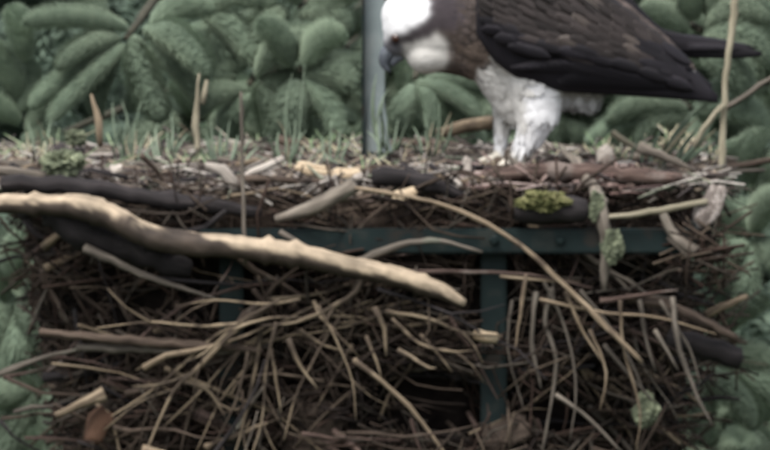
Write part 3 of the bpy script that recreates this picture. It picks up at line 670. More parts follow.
stick([(520, 208), (552, 208), (584, 210)], -0.02, [14, 15, 12], 'bark_dark', 'short thick dark log carrying the yellow green moss', 'log', 'log', n=12)
stick([(374, 176), (400, 178), (436, 186), (462, 196)], 0.02, [8, 9, 8, 5], 'bark_dark', 'dark stick beside the pale tan wood chip near the post foot')
stick([(436, 134), (466, 126), (498, 122)], 0.52, [5, 7, 7], 'twig_tan', 'tan stick lying behind the legs of the bird', n=10)
stick([(625, 297), (665, 305), (702, 321), (738, 340)], -0.01, [4, 5.5, 5.5, 4], 'bark_brown', 'brown stick poking out of the nest below the crooked grey stick')
stick([(706, 316), (722, 307), (748, 296)], 0.05, [5, 4, 2.5], 'twig_tan', 'short forked tan twig pointing up and outward over the spruce')
stick([(672, 298), (680, 350), (698, 398), (712, 424)], -0.03, 3, 'bark_grey', 'long thin grey twig hanging down over the outer nest side under the tail')
stick([(600, 301), (640, 295), (678, 290)], -0.02, 2.8, 'bark_red', 'thin reddish twig lying level under the pale green lichen')
stick([(668, 336), (702, 347), (738, 357)], 0.06, [10, 11, 11], 'bark_dark', 'thick dark log end jutting from the nest toward the spruce', 'log', 'log', n=12)
stick([(205, 165), (222, 170), (232, 182), (234, 192)], 0.02, [3, 6, 6, 3], 'bark_pale', 'pale curled bark strip on the rim behind the long dark branch', 'bark_strip', 'bark', flat=0.5)
stick([(245, 176), (262, 168), (284, 158)], 0.06, [3, 4.5, 3], 'bark_pale', 'pale stick leaning up on the rim among the grass')
stick([(612, 132), (632, 146), (652, 160)], 0.5, 3, 'straw', 'short pale straw leaning on the rim below the tail')
stick([(640, 148), (668, 158), (694, 170)], 0.2, 5, 'bark_grey', 'grey stick on the rim below the tail and beside the dry stalk')
# twigs fanning out below the pale branch
fan = empty('twig_fan', W(262, 318, -0.05)); tag(fan, 'fan of dry straw coloured twigs hanging below the pale half peeled branch', 'dry branch')
FAN = [([(364, 268), (356, 290), (334, 306), (296, 322), (262, 326)], 4.5), ([(268, 306), (232, 334), (192, 374), (174, 390), (146, 452)], 4.6),
       ([(262, 322), (256, 368), (242, 428), (234, 458)], 3.6), ([(260, 338), (246, 368), (231, 394)], 3.8), ([(288, 338), (300, 366), (317, 388)], 4),
       ([(271, 348), (276, 380), (281, 412)], 2.6), ([(184, 383), (204, 388), (218, 404), (228, 424)], 3.4), ([(352, 344), (334, 378), (314, 412)], 2.8),
       ([(374, 308), (384, 328), (386, 356)], 4.2), ([(386, 312), (430, 319), (462, 332), (502, 336)], 3.4), ([(268, 300), (316, 294), (352, 284)], 3),
       ([(240, 344), (282, 338), (330, 316), (372, 300)], 3.2), ([(398, 350), (430, 368), (436, 368)], 3), ([(366, 336), (376, 360), (382, 380)], 2.8), ([(262, 316), (216, 336), (160, 384), (112, 416)], 3),
       ([(200, 388), (188, 420), (180, 455)], 2.6), ([(232, 330), (270, 318), (318, 318)], 2.6), ([(300, 330), (326, 346), (352, 352)], 2.6)]
FAN += [([(330, 300), (290, 318), (240, 350), (196, 396), (160, 430)], 2.6), ([(300, 312), (262, 350), (222, 398), (196, 452)], 2.6), ([(276, 322), (266, 370), (262, 420), (250, 460)], 2.2), ([(340, 316), (318, 352), (296, 396), (284, 440)], 2.4),
        ([(404, 300), (372, 318), (330, 330), (286, 336)], 2.6), ([(448, 318), (404, 326), (356, 322), (310, 328)], 2.6), ([(300, 300), (262, 304), (216, 300), (176, 306)], 2.4), ([(256, 322), (200, 326), (150, 322), (96, 328)], 2.4),
        ([(420, 334), (440, 356), (452, 372)], 2.4), ([(360, 300), (352, 330), (330, 366)], 2.2), ([(280, 300), (240, 322), (206, 352), (176, 366)], 2.6), ([(392, 318), (420, 344), (456, 352), (474, 350)], 2.4), ([(180, 388), (140, 402), (104, 430)], 2.4),
        ([(214, 356), (196, 350), (170, 354), (136, 370)], 2.2), ([(318, 306), (336, 340), (352, 380), (356, 420)], 2.0), ([(248, 352), (236, 400), (214, 446)], 2.0)]
for i, (p_, r_) in enumerate(FAN):
    r_ = r_ * 0.72
    stick(p_, -0.055 + 0.012 * (i % 4), r_, 'twig_straw', None, 'twig', parent=fan, n=7)
    if len(p_) > 3:      # a thin side twig
        q0, q1 = p_[1], p_[2]; dx, dy = q1[0] - q0[0], q1[1] - q0[1]; sg = 1 if i % 2 else -1
        stick([q1, (q1[0] + dx * 0.5 - sg * dy * 0.25, q1[1] + dy * 0.5 + sg * dx * 0.25), (q1[0] + dx * 0.9 - sg * dy * 0.6, q1[1] + dy * 0.9 + sg * dx * 0.6)], -0.055 + 0.012 * (i % 4), r_ * 0.6, 'twig_straw', None, 'twig', parent=fan, n=6)
fan2 = empty('twig_fan', W(540, 280, -0.03)); tag(fan2, 'comb of drooping brown twigs hanging below the rail beyond the green upright', 'dry branch')
for i, (p_, r_) in enumerate([([(526, 274), (521, 310), (514, 356)], 3), ([(536, 292), (532, 340), (541, 388)], 3.6), ([(553, 288), (545, 320), (556, 360), (551, 402), (542, 454)], 3.8),
        ([(566, 292), (580, 326), (602, 362)], 3), ([(604, 345), (630, 376), (656, 404)], 3), ([(556, 394), (590, 420), (622, 452)], 3.2), ([(590, 330), (606, 372), (600, 410)], 2.4), ([(640, 300), (646, 340), (656, 372)], 3),
        ([(655, 330), (668, 352), (678, 370)], 3), ([(500, 276), (540, 280), (580, 282)], 2.6), ([(544, 282), (566, 330), (576, 390), (570, 440)], 2.4), ([(580, 290), (612, 330), (640, 382), (650, 430)], 2.6), ([(620, 300), (624, 350), (640, 410), (636, 450)], 2.4), ([(660, 300), (690, 350), (700, 384)], 2.4), ([(512, 300), (508, 350), (524, 410)], 2.2), ([(540, 300), (600, 312), (660, 318), (716, 334)], 2.4)]):
    stick(p_, -0.03 + 0.012 * (i % 3), r_ * 0.78, 'bark_grey' if i % 3 else 'twig_tan', None, 'twig', parent=fan2, n=7)
# moss, lichen, chips, leaf, slabs
def clump(name, px, py, y, rx, ry, ryd, mat, label, cat, seed, group=None, amp=0.35):
    c = W(px, py, y); b = bmesh.new(); bmesh.ops.create_icosphere(b, subdivisions=5, radius=1.0)
    V = []
    for q in b.verts:
        p_ = q.co.copy(); k = 1 + amp * 1.3 * mnoise.noise(p_ * 1.5 + Vector((seed, 0, 0))) + amp * 0.7 * mnoise.noise(p_ * 4 + Vector((0, seed, 0))) + amp * 0.8 * abs(mnoise.noise(p_ * 9)) + amp * 0.7 * mnoise.noise(p_ * 21)
        V.append((c.x + p_.x * k * rx * PX, c.y + p_.y * k * ryd * PX, c.z + p_.z * k * ry * PX))
    F = [tuple(v_.index for v_ in f_.verts) for f_ in b.faces]; b.free()
    return tag(mk(name, V, F, mat, smooth=amp < 0.2), label, cat, group)
clump('moss_clump', 543, 201, -0.035, 21, 10, 14, 'moss', 'yellow green moss cushion on the short dark log', 'moss', 2)
clump('lichen_clump', 613, 246, -0.04, 9, 14, 7, 'lichen', 'pale green lichen tuft hanging over the green rail', 'lichen', 5, 'lichen tufts')
clump('lichen_clump', 597, 207, -0.025, 7, 14, 7, 'lichen', 'grey green lichen tuft beside the moss cushion', 'lichen', 9, 'lichen tufts')
clump('lichen_clump', 64, 163, 0.04, 20, 12, 14, 'lichen', 'whitish lichen lump on the rim above the long dark branch', 'lichen', 14, 'lichen tufts')
clump('lichen_clump', 76, 138, 0.3, 10, 8, 10, 'lichen', 'small whitish lichen lump farther back than the large one on the rim', 'lichen', 17, 'lichen tufts')
clump('lichen_clump', 646, 411, -0.01, 10, 15, 8, 'lichen', 'grey lichen lump low in the nest under the drooping twigs', 'lichen', 23, 'lichen tufts')
clump('stone', 605, 158, 0.3, 9, 13, 9, 'bark_pale', 'pale rounded piece standing on the rim behind the feet of the bird', 'stone', 3, amp=0.12)
def flake(name, px, py, y, l, rot, mi, label, cat, tilt=1.0, asp=1.0, group=None):
    w = W(px, py, y)
    M = Matrix.Translation(w) @ Matrix.Rotation(-R(rot), 4, 'Y') @ Matrix.Rotation(tilt, 4, 'X') @ Matrix.Diagonal((l * PX, l * PX * asp, l * PX, 1))
    o = place(name, mi, M, None); return tag(o, label, cat, group)
WB = flake_mesh(41, 'wood_bare', 0.35, 0.5); PB = flake_mesh(42, 'bark_pale', 0.2, 0.45); DB = flake_mesh(43, 'bark_brown', 0.3, 0.6); DL = flake_mesh(44, 'dead_leaf', 0.5, 0.6)
PK = flake_mesh(47, 'bark_pink', 0.3, 0.36)
flake('wood_chip', 404, 193, -0.01, 12, 18, WB, 'tan wedge shaped wood chip beside the dark stick near the post', 'wood chip', 0.9, 1.1, 'wood chips on the rim')
flake('wood_chip', 313, 167, 0.10, 17, -8, WB, 'cream wood chip arched on the rim between grass and post', 'wood chip', 0.7, 1.0, 'wood chips on the rim')
flake('wood_chip', 346, 171, 0.06, 14, 5, WB, 'tan wood chip right at the foot of the post', 'wood chip', 0.7, 1.0, 'wood chips on the rim')
flake('wood_chip', 358, 176, 0.02, 5, 20, PB, 'tiny white chip at the foot of the post', 'wood chip', 1.0, 1.5, 'wood chips on the rim')
flake('wood_chip', 116, 168, 0.05, 6, 10, PB, 'tiny white chip above the long dark branch', 'wood chip', 1.0, 1.7, 'wood chips on the rim')
flake('wood_chip', 466, 166, 0.16, 9, 80, PB, 'white upright chip on the rim in front of the bird', 'wood chip', 1.0, 1.4, 'wood chips on the rim')
flake('wood_chip', 453, 181, 0.03, 9, -35, PB, 'whitish slanting chip on the rim below the beak', 'wood chip', 1.0, 1.2, 'wood chips on the rim')
flake('bark_slab', 709, 206, -0.03, 23, 62, PK, 'pale greyish bark slab standing on the rim by the dry stalk', 'bark', 1.1, 1.5)
flake('bark_slab', 308, 440, 0.0, 40, 74, DB, 'broad brown bark slab low in the nest behind the hanging twigs', 'bark', 1.2, 1.3)
flake('bark_slab', 505, 430, 0.0, 24, 15, DB, 'small brown bark piece at the bottom beside the green upright', 'bark', 1.0, 1.2)
flake('dead_leaf', 96, 424, -0.01, 18, 62, DL, 'orange brown dead leaf low on the side of the nest', 'leaf', 1.1, 1.2)

# ------------------------------------------------------------------ grass and stalks growing on the nest
def blade(base, tip, w0, parent, mat='grass_green', bow=0.15, name='blade'):
    b, t = Vector(base), Vector(tip); d = t - b; L = d.length; side = Vector((1, random.uniform(-0.4, 0.4), 0)); side = (side - d * side.dot(d) / L / L).normalized(); nrm = d.cross(side).normalized()
    V, F = [], []; m = 7
    for i in range(m):
        u = i / (m - 1); c = b + d * u + side * (bow * L * (u * u - u)) + nrm * (0.1 * L * u * u); w = w0 * (1 - u ** 1.6) * (0.55 + 0.9 * u) + 0.0003
        for q, k in ((-1, 0), (0, 0.35), (1, 0), (0, -0.12)): V.append(c + side * w * q + nrm * w * k)
    for i in range(m - 1):
        for j in range(4):
            j2 = (j + 1) % 4; F.append((i * 4 + j, i * 4 + j2, (i + 1) * 4 + j2, (i + 1) * 4 + j))
    F += [(3, 2, 1, 0), tuple((m - 1) * 4 + j for j in range(4))]
    return mk(name, [tuple(q) for q in V], F, mat, parent, origin=b)
def tuft(px, py, y, blades, label, mat='grass_green'):
    base = W(px, py, y); t = empty('grass_tuft', base); tag(t, label, 'grass', 'grass tufts on the nest')
    for (dx, tx, ty, w) in blades:
        blade(W(px + dx, py + random.uniform(0, 6), y + random.uniform(-0.01, 0.01)), W(tx, ty, y + random.uniform(-0.03, 0.02)), w * PX * 0.62, t, mat, random.uniform(-0.35, 0.35))
        blade(W(px + dx * 1.6, py + random.uniform(0, 6), y + random.uniform(-0.03, 0.03)), W(tx + random.uniform(-16, 16), ty + random.uniform(4, 22), y + random.uniform(-0.05, 0.03)), w * PX * 0.4, t, random.choice((mat, 'straw_blade')), random.uniform(-0.5, 0.5))
tuft(130, 160, 0.55, [(-6, 112, 104, 2.6), (-2, 122, 100, 2.6), (2, 139, 102, 2.6), (4, 132, 122, 3), (-8, 116, 126, 3), (8, 148, 130, 2.5)], 'grass tuft between the orange stub and the straw stalk')
tuft(166, 162, 0.5, [(0, 172, 112, 4), (-4, 158, 122, 3), (4, 178, 128, 3), (-8, 152, 134, 3), (6, 186, 134, 2.4), (2, 168, 130, 4)], 'broad leaved grass tuft just before the straw stalk')
tuft(222, 165, 0.45, [(-8, 206, 134, 5), (0, 220, 128, 5), (8, 238, 134, 5), (-14, 198, 142, 4), (14, 252, 140, 4), (4, 228, 120, 3), (-4, 212, 118, 2.5)], 'low bright green tuft between the straw stalk and the thin stem')
tuft(284, 160, 0.45, [(-4, 279, 132, 3.5), (4, 296, 118, 3), (8, 302, 132, 3), (-8, 268, 136, 3), (12, 304, 64, 1.6), (2, 286, 110, 2.2)], 'upright grass tuft in the middle between thin stem and post')
tuft(330, 162, 0.4, [(-4, 322, 136, 3), (6, 340, 130, 3), (0, 332, 122, 2.4), (10, 350, 140, 3)], 'small grass tuft close to the post on its open side')
tuft(382, 150, 0.42, [(0, 374, 76, 4.5), (4, 386, 96, 3.5), (10, 398, 118, 3), (14, 410, 120, 3), (-2, 380, 110, 4)], 'pale grass blades growing in front of the post foot')
tuft(430, 152, 0.5, [(-2, 424, 112, 3), (4, 438, 104, 3), (10, 452, 122, 3), (-8, 412, 126, 3), (0, 432, 96, 2.5)], 'green grass tuft under the chin of the bird')
tuft(664, 166, 0.4, [(-10, 694, 116, 6), (-4, 704, 104, 7), (4, 722, 100, 6), (8, 700, 126, 6), (-14, 664, 124, 4), (12, 716, 138, 5), (-22, 646, 120, 3)], 'broad green blades leaning toward the dry stalk below the tail')
tuft(40, 158, 0.5, [(-4, 28, 122, 2.6), (4, 50, 118, 2.6), (0, 40, 126, 3)], 'thin grass tuft just behind the whitish lichen lumps')
stick([(197, 156), (196, 116), (199, 74)], 0.42, [2.6, 3, 1.2], 'straw', 'dry straw stalk standing upright between two grass tufts', 'dry_stalk', 'stalk', n=8, lump=0.3, wob=0.35, group='dry stalks')
stick([(202, 104), (205, 92), (207, 80)], 0.42, [2.5, 3, 1.5], 'straw', 'short dry sheath at the top of the upright straw stalk', 'dry_stalk', 'stalk', n=8, group='dry stalks')
stick([(101, 146), (98, 120), (91, 94)], 0.45, [3, 3.6, 1.2], 'twig_straw', 'short orange tan stub leaning upright on the rim', 'dry_stalk', 'stalk', n=8, group='dry stalks')
stick([(245, 264), (243, 180), (241, 92)], -0.04, [2.2, 2.0, 1.4], 'bark_grey', 'thin upright stem in front of the rim crossing the pale branch', 'dry_stalk', 'stalk', n=7, group='dry stalks')
st = stick([(721, 172), (724, 120), (727, 64), (735, 4), (737, -20)], 0.3, [3.2, 3.4, 3.4, 4.2, 3], 'straw', 'tall dry pale stalk standing behind the tail of the bird', 'dry_stalk', 'stalk', n=10, group='dry stalks')
stick([(725, 108), (745, 96), (785, 68)], 0.3, [3, 2.6, 2.2], 'bark_grey', None, 'side_shoot', parent=st, n=8)
stick([(694, 146), (708, 122), (724, 104)], 0.29, [2.5, 3, 2.5], 'straw', None, 'side_shoot', parent=st, n=8)
stick([(560, 146), (584, 172), (601, 206), (607, 246), (604, 290)], -0.01, [3, 5.5, 6.5, 6.5, 3], 'bark_grey', 'lichen grown grey branch dangling over the rail below the thighs', 'branch', 'branch', n=10, ys=[0.2, 0.08, -0.02, -0.025, -0.02], lump=0.3)

# ------------------------------------------------------------------ the osprey
YB = 0.36
bird = empty('osprey', W(512, 166, YB)); tag(bird, 'brown and white osprey standing on the nest with its head bent down', 'bird')
def blob(b, x, y, dy, r, fx=1, fy=1, fz=1):
    c = W(x, y, YB + dy * PX)
    bmesh.ops.create_icosphere(b, subdivisions=3, radius=1.0, matrix=Matrix.Translation(c) @ Matrix.Diagonal((r * PX * fx, r * PX * fy, r * PX * fz, 1)))
def limb(b, pts, fy=1.0):
    for (p0, p1) in zip(pts, pts[1:]):
        d = math.hypot(p1[0] - p0[0], p1[1] - p0[1], p1[2] - p0[2]); k = max(2, int(d / max(1.5, 0.35 * min(p0[3], p1[3]))))
        for i in range(k + 1):
            t = i / k; q = [a + (c - a) * t for a, c in zip(p0, p1)]; blob(b, q[0], q[1], q[2], q[3], 1, fy, 1)
b = bmesh.new()
blob(b, 414, 26, 0, 33, 1.0, 0.8, 0.98); blob(b, 404, 16, 0, 24, 1, 0.85, 1); blob(b, 427, 53, 0, 22.5, 1.0, 1.05, 1.0); blob(b, 398, 42, 0, 16, 1, 0.9, 1)
limb(b, [(424, 30, 0, 30), (462, 28, 0, 38), (500, 30, 0, 52), (545, 36, 0, 60), (600, 44, 0, 50), (645, 57, 0, 30), (678, 68, 0, 14)], 0.92)
limb(b, [(428, 48, 0, 24), (462, 48, 0, 29), (492, 58, 0, 28)], 0.95); limb(b, [(494, 64, 0, 27), (508, 92, 0, 21), (514, 108, 0, 15)], 1.2); limb(b, [(560, 84, 0, 26), (586, 92, 0, 20)], 1.3)
legs = [[(536, 80, -22, 28), (538, 106, -24, 24), (533, 128, -23, 16.5), (520, 147, -21, 7.5), (514, 163, -20, 6.5)], [(508, 86, 22, 20), (503, 114, 24, 10), (500, 136, 24, 6.5), (500, 158, 24, 6)]]
for lg in legs: limb(b, lg)
TOES = []
for (ax, ay, ad) in ((514, 164, -20), (501, 160, 24)):
    for (dx, dd) in ((-24, -8), (-16, -24), (-20, 12), (18, 6)):
        limb(b, [(ax, ay, ad, 6), (ax + dx * 0.55, ay - 1, ad + dd * 0.55, 4.6), (ax + dx, ay + 3, ad + dd, 3.6)]); TOES.append((ax + dx, ay + 3, ad + dd, dx, dd))
me = bpy.data.meshes.new('tmp'); b.to_mesh(me); b.free(); tmp = bpy.data.objects.new('tmp', me); COL.objects.link(tmp)
md = tmp.modifiers.new('r', 'REMESH'); md.mode = 'VOXEL'; md.voxel_size = 0.0032
md = tmp.modifiers.new('s', 'SMOOTH'); md.factor = 0.5; md.iterations = 9
dg = bpy.context.evaluated_depsgraph_get(); em = tmp.evaluated_get(dg).to_mesh()
BV = np.zeros(len(em.vertices) * 3); em.vertices.foreach_get('co', BV); BV = BV.reshape(-1, 3)
BN = np.zeros(len(em.vertices) * 3); em.vertices.foreach_get('normal', BN); BN = BN.reshape(-1, 3)
BF = [tuple(p.vertices) for p in em.polygons]
tmp.evaluated_get(dg).to_mesh_clear(); bpy.data.objects.remove(tmp)
K = DIST / (DIST + YB * math.cos(PITCH))
def to_px(co):   # sagittal-plane coordinates of the bird, in photo pixels
    d = Vector(co) - CAMPOS; dz = d.dot(FWD); return 385 + d.x / dz * DIST / PX, 225 - d.dot(UP) / dz * DIST / PX
def seg_d(p, line):
    best = (1e9, 0)
    for i in range(len(line) - 1):
        a, c = Vector(line[i]), Vector(line[i + 1]); ab = c - a; t = max(0, min(1, (Vector(p) - a).dot(ab) / ab.length_squared)); d = (Vector(p) - a - ab * t).length
        if d < best[0]: best = (d, (i + t) / (len(line) - 1))
    return best
WHITE, CREAM, BROWN, DARK, MID, GREYW = map(np.array, ((0.6, 0.6, 0.61), (0.5, 0.465, 0.42), (0.045, 0.034, 0.029), (0.02, 0.016, 0.018), (0.095, 0.07, 0.055), (0.42, 0.41, 0.39)))
def coat(co):
    x, y = to_px(co); q = Vector(co); nz = mnoise.noise(q * 60) * 4 + mnoise.noise(q * 160) * 2.5
    d, t = seg_d((x, y), [(392, 41), (412, 37), (430, 27), (448, 12), (462, -6)])
    if x < 458 + nz:
        if x > 424 and y > 30 and ((x - 425) / 24) ** 2 + ((y - 53) / 23) ** 2 > 1 + nz * 0.02: return BROWN * (0.75 if y < 44 else 1.25)
        if d < 5 + 9 * t + nz * 0.6: return DARK * 1.1
        if math.hypot(x - 390, y - 52) < 14: return np.array((0.09, 0.09, 0.1))
        if x > 427 + 0.25 * y + nz * 0.5 and y < 34: return DARK * 1.5
        if y > 41 - 0.5 * (x - 392) + nz * 0.4: return np.array((0.47, 0.455, 0.43)) * (1 + 0.04 * nz) if y > 30 else DARK * 1.5
        return WHITE * (0.88 + 0.04 * nz)
    if y > 128: return np.array((0.45, 0.42, 0.36)) if y > 146 else WHITE
    if x > 474 + nz + 0.45 * (86 - y) and y > 52 + nz and x < 524: return GREYW * (1.2 + 0.05 * nz)
    ln = 76 + 0.10 * (x - 485) - 0.0009 * max(0, x - 560) ** 2
    if x > 484 + nz and y > ln + nz * 0.6 - 14 * max(0, min(1, (x - 495) / 20)):
        return WHITE if 506 < x < 562 and y > 84 else GREYW * ((0.55 if x > 562 else 1.0) + 0.1 * nz / 4)
    if x < 505 and y > 40 + nz: return MID * (0.85 + 0.12 * nz / 4)
    if x < 480: return BROWN * (0.7 + 0.3 * nz / 4)
    return BROWN * (1 + 0.25 * nz / 4)
TINT = np.array([coat(c) for c in BV])
EA, EB = [], []
for f_ in BF:
    for a_, b_ in zip(f_, f_[1:] + f_[:1]): EA.append(a_); EB.append(b_)
EA, EB = np.array(EA), np.array(EB); DEG = np.bincount(EA, minlength=len(BV)) + np.bincount(EB, minlength=len(BV))
for _ in range(6):      # plumage colours run softly into each other
    acc = np.zeros_like(TINT); np.add.at(acc, EA, TINT[EB]); np.add.at(acc, EB, TINT[EA]); TINT = 0.5 * TINT + 0.5 * acc / np.maximum(DEG, 1)[:, None]
mk('body', BV, BF, 'plumage', bird, tint=TINT)
# small contour feathers lying over the body
rsb = np.random.default_rng(4); idx = rsb.choice(len(BV), 6500, replace=len(BV) < 6500); V, F, T = [], [], []
for i in idx:
    x, y = to_px(BV[i])
    if y > 146 or math.hypot(x - 389, y - 56) < 15: continue
    soft = y > 84 or x < 455
    if x < 450: continue
    n = BN[i] / (np.linalg.norm(BN[i]) + 1e-9)
    flow = np.array((1.0, 0, -0.25)) if y < 92 else np.array((0.15, 0, -1.0))
    if x < 450: flow = np.array((1.0, 0, 0.35))
    d = flow - n * flow.dot(n); l_ = np.linalg.norm(d)
    if l_ < 0.15: continue
    d /= l_; s_ = np.cross(n, d); L = (5.5 if x < 455 else 15 if soft else 11) * PX * rsb.uniform(0.8, 1.25); w = L * 0.3
    d = d * 0.98 + n * (rsb.uniform(0.0, 0.035) if soft else rsb.uniform(0.01, 0.09)); p = BV[i] - n * 0.0006; c = len(V)
    V += [p, p + d * L * 0.5 + s_ * w + n * 0.0003, p + d * L * 0.9 + s_ * w * 0.5, p + d * L, p + d * L * 0.9 - s_ * w * 0.5, p + d * L * 0.5 - s_ * w, p + d * L * 0.5 + n * 0.0016]
    F += [(c, c + 1, c + 6), (c + 1, c + 2, c + 6), (c + 2, c + 3, c + 6), (c + 3, c + 4, c + 6), (c + 4, c + 5, c + 6), (c + 5, c, c + 6)]
    t = TINT[i] * (rsb.uniform(0.9, 1.08) if TINT[i][0] > 0.3 else rsb.uniform(0.55, 1.7) * np.array((0.97, 1.0, 1.05))); T += [t] * 7
o = mk('plumage', V, F, 'plumage', bird, tint=np.clip(np.array(T), 0, 0.88)); o['kind'] = 'stuff'
# beak, eyes, talons
yb_ = YB
V, F, U = tube([(*W(399, 46, YB), 9 * PX), (*W(390, 51, YB), 8.5 * PX), (*W(385, 58, YB), 7 * PX), (*W(385, 66, YB), 4.2 * PX), (*W(390, 72, YB), 1.4 * PX)], 14, 0.004, 0.02, flat=0.8)
bk = mk('beak', V, F, 'beak_horn', bird, uv=U)
V, F, U = tube([(*W(401, 55, YB), 6 * PX), (*W(394, 61, YB), 4.5 * PX), (*W(392, 66, YB), 2.2 * PX)], 12, 0.004, 0.02, flat=0.8)
mk('lower_beak', V, F, 'beak_horn', bk, uv=U)
for sg in (-1, 1):
    c = W(396, 38, YB + sg * 16.5 * PX); bb = bmesh.new(); bmesh.ops.create_icosphere(bb, subdivisions=3, radius=5 * PX, matrix=Matrix.Translation(c))
    e = mk('eye', [tuple(q.co) for q in bb.verts], [tuple(q.index for q in f_.verts) for f_ in bb.faces], 'eye', bird); bb.free()
for (tx, ty, td, dx, dd) in TOES:
    l = math.hypot(dx, dd); ux, ud = dx / l, dd / l
    V, F, U = tube([(*W(tx, ty, YB + td * PX), 2.8 * PX), (*W(tx + ux * 6, ty + 0.5, YB + (td + ud * 6) * PX), 2.1 * PX), (*W(tx + ux * 10, ty + 6, YB + (td + ud * 10) * PX), 0.5 * PX)], 8, 0.004, 0.02)
    mk('talon', V, F, 'talon', bird, uv=U)
# feathers of wings and tail
def feather_mesh(name, mat, round_=0.0, curve=0.06):
    V, F, UV = [], [], []; ts = [0, 0.08, 0.25, 0.5, 0.72, 0.88, 0.96, 1.0]
    for t in ts:
        w = (0.25 + 0.75 * min(1, t * 4)) * (1 - max(0, (t - 0.55) / 0.45) ** (2.2 + round_)) * 0.5 + 0.004
        for j, q in enumerate((-1, -0.5, 0, 0.5, 1)):
            V.append((t - 0.02 * abs(q), q * w, -curve * t * t - 0.10 * w * q * q + (0.012 if q == 0 else 0))); UV.append((max(abs(q) ** 2, max(0, (t - 0.9) * 10)), t))
    k = len(V)
    for (x, y, z) in list(V): V.append((x, y, z - 0.006))
    UV += UV
    for i in range(len(ts) - 1):
        for j in range(4):
            a = i * 5 + j; F.append((a, a + 5, a + 6, a + 1)); F.append((k + a, k + a + 1, k + a + 6, k + a + 5))
    for i in range(len(ts) - 1):
        a, c = i * 5, (i + 1) * 5; F.append((a, k + a, k + c, c)); F.append((a + 4, c + 4, k + c + 4, k + a + 4))
    for j in range(4):
        F.append((j, j + 1, k + j + 1, k + j)); e = (len(ts) - 1) * 5 + j; F.append((e + 1, e, k + e, k + e + 1))
    me = bpy.data.meshes.new(name); me.from_pydata(V, [], F); l = me.uv_layers.new(name='UVMap')
    for lp in me.loops: l.data[lp.index].uv = UV[lp.vertex_index]
    me.polygons.foreach_set('use_smooth', [True] * len(me.polygons)); me.materials.append(MATS[mat]); me.update(); return me
FB, FD, FP = feather_mesh('covert_feather', 'feather_brown', 1.5, 0.1), feather_mesh('flight_feather', 'feather_dark', 0.0, 0.05), feather_mesh('covert_feather', 'feather_pale', 1.5, 0.1)
def interp(st, x):
    for a, c in zip(st, st[1:]):
        if a[0] <= x <= c[0]: t = (x - a[0]) / (c[0] - a[0]); return [p + (q - p) * t for p, q in zip(a, c)]
    return list(st[0] if x < st[0][0] else st[-1])
def wing(st, yc, sgn, mat):
    """Folded wing: a lens-section loft along stations (px, centre py, half height, half thickness)."""
    V, F = [], []; n = 20; xs = np.linspace(st[0][0], st[-1][0], 26)
    for x in xs:
        _, c, h, th = interp(st, x)
        for k in range(n):
            a = 2 * math.pi * k / n; w = W(x, c - math.sin(a) * h, YB + yc * PX + math.cos(a) * th * PX); V.append(tuple(w))
    for i in range(len(xs) - 1):
        for k in range(n): k2 = (k + 1) % n; F.append((i * n + k, (i + 1) * n + k, (i + 1) * n + k2, i * n + k2))
    F += [tuple(range(n)), tuple((len(xs) - 1) * n + k for k in range(n))[::-1]]
    return mk('wing', V, F, mat, bird)
def surf(st, yc, sgn, x, v, lift):
    _, c, h, th = interp(st, x); y = c + v * h
    return W(x, y, YB + yc * PX + sgn * (th * math.sqrt(max(0, 1 - v * v)) + lift) * PX)
def feather(me, name, st, yc, sgn, x, v, ang, L, wd_, lift, parent, rise=0.03):
    base = surf(st, yc, sgn, x, v, lift); _, c, h, th = interp(st, x); y = c + v * h
    x2, y2 = x + math.cos(ang) * L, y + math.sin(ang) * L
    _, c2, h2, th2 = interp(st, x2); v2 = max(-1, min(1, (y2 - c2) / max(h2, 1)))
    dep = YB + yc * PX + sgn * (th2 * math.sqrt(max(0, 1 - v2 * v2)) + lift + 1.0) * PX
    tip = W(x2, y2, dep); d = tip - base; out = Vector((0, sgn, -0.5 * v * 0 - v * 0.6)).normalized()
    out = Vector((0, sgn * math.sqrt(max(0.05, 1 - v * v * 0.8)), -v * 0.8)).normalized()
    M = frame(base, d, out); return place(name, me, M @ Matrix.Diagonal((d.length, wd_ * PX, d.length, 1)), parent)
NST = [(476, 8, 26, 10), (492, 16, 44, 15), (512, 22, 54, 18), (560, 30, 62, 20), (610, 45, 50, 16), (655, 65, 33, 10), (695, 87, 14, 5), (718, 99, 4, 2)]
nw = wing(NST, -46, -1, 'feather_dark')
fr_ = random.Random(8)
def ang_at(v): return R(21 + (-v) * 17)
for i in range(9):     # primaries, lower edge, up to the wing tip
    t = i / 8; feather(FD, 'primary_feather', NST, -46, -1, 560 + 22 * t, 0.86 - 0.40 * t, R(5 + 10 * t), 158 - 22 * t - 20 * abs(t - 0.3), 16, 1.2 + 0.35 * i, nw)
for i in range(11):    # secondaries
    t = i / 10; feather(FD, 'secondary_feather', NST, -46, -1, 512 + 70 * t, 0.88 - 0.5 * t, R(3 + 18 * t), 100 - 10 * t, 19, 3.6 + 0.25 * (10 - i), nw)
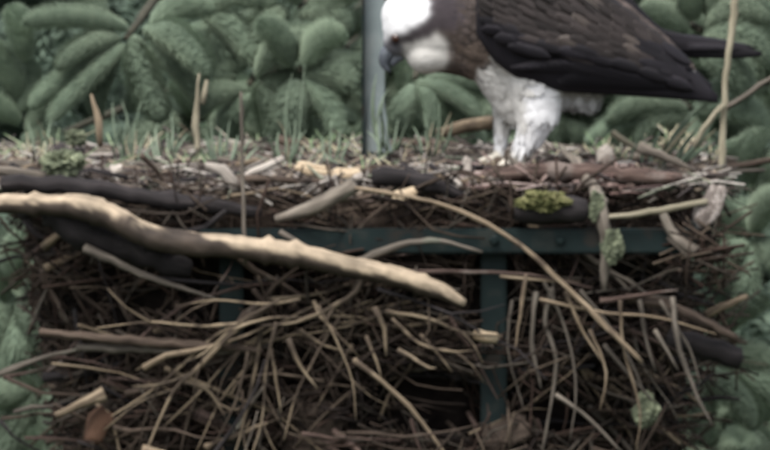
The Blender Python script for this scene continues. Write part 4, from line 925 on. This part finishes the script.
for i in range(7):     # tertials towards the back
    t = i / 6; feather(FB, 'tertial_feather', NST, -46, -1, 566 + 14 * t, 0.42 - 1.15 * t, ang_at(0.42 - 1.15 * t), 96 - 14 * t, 21, 5.2, nw)
row = 0; x = 662
while x > 474:
    row += 1; v = -0.93 + 0.06 * (row % 2)
    vmax = 0.42 + 0.3 * max(0, (540 - x) / 60)
    while v < vmax:
        pale = fr_.random() < (0.12 if 540 < x < 625 else 0.04); dk = v > 0.22 + fr_.uniform(-0.12, 0.12) or x > 640 + fr_.uniform(-15, 15)  # lower coverts go dark too, the wing's underside shade put into feather colour
        feather(FD if dk else (FP if pale else FB), 'covert_feather', NST, -46, -1, x + fr_.uniform(-2, 2), v + fr_.uniform(-0.03, 0.03), ang_at(v) + fr_.uniform(-0.08, 0.08), fr_.uniform(30, 37) * (0.75 if x < 500 else 1), 15, 5.0 + (662 - x) * 0.025, nw)
        v += 0.20 if interp(NST, x)[2] > 40 else 0.3
    x -= 13
FST = [(556, -28, 26, 8), (600, -6, 17, 7), (632, 12, 13, 6), (660, 40, 12, 5), (690, 47, 11, 4), (725, 50, 9, 3), (748, 53, 5, 2), (762, 54, 2, 1)]
fw = wing(FST, 44, 1, 'feather_dark')
for i in range(6):
    t = i / 5; feather(FD, 'primary_feather', FST, 44, -1, 668 + 6 * t, -0.6 + 1.2 * t, R(7 - 6 * t), 92 - 6 * i, 12, 1 + 0.3 * i, fw)
for i in range(5):
    t = i / 4; feather(FD, 'secondary_feather', FST, 44, -1, 588 + 8 * t, -0.8 + 1.3 * t, R(30), 56, 14, 2, fw)
TST = [(640, 58, 22, 20), (665, 68, 14, 16), (700, 82, 8, 8), (712, 88, 4, 3)]
V, F = [], []
tl = wing(TST, 0, -1, 'feather_dark'); tl.name = 'tail'
for i in range(7):
    t = i / 6; feather(FD, 'tail_feather', TST, 0, -1, 648, -0.6 + 1.2 * t, R(24 - 4 * t), 62, 14, 1 + 3 * (t - 0.5), tl)
print('shoots', SHOOT_COUNT, 'objects', len(bpy.data.objects), 'tris', sum(len(m.polygons) * 2 for m in bpy.data.meshes))
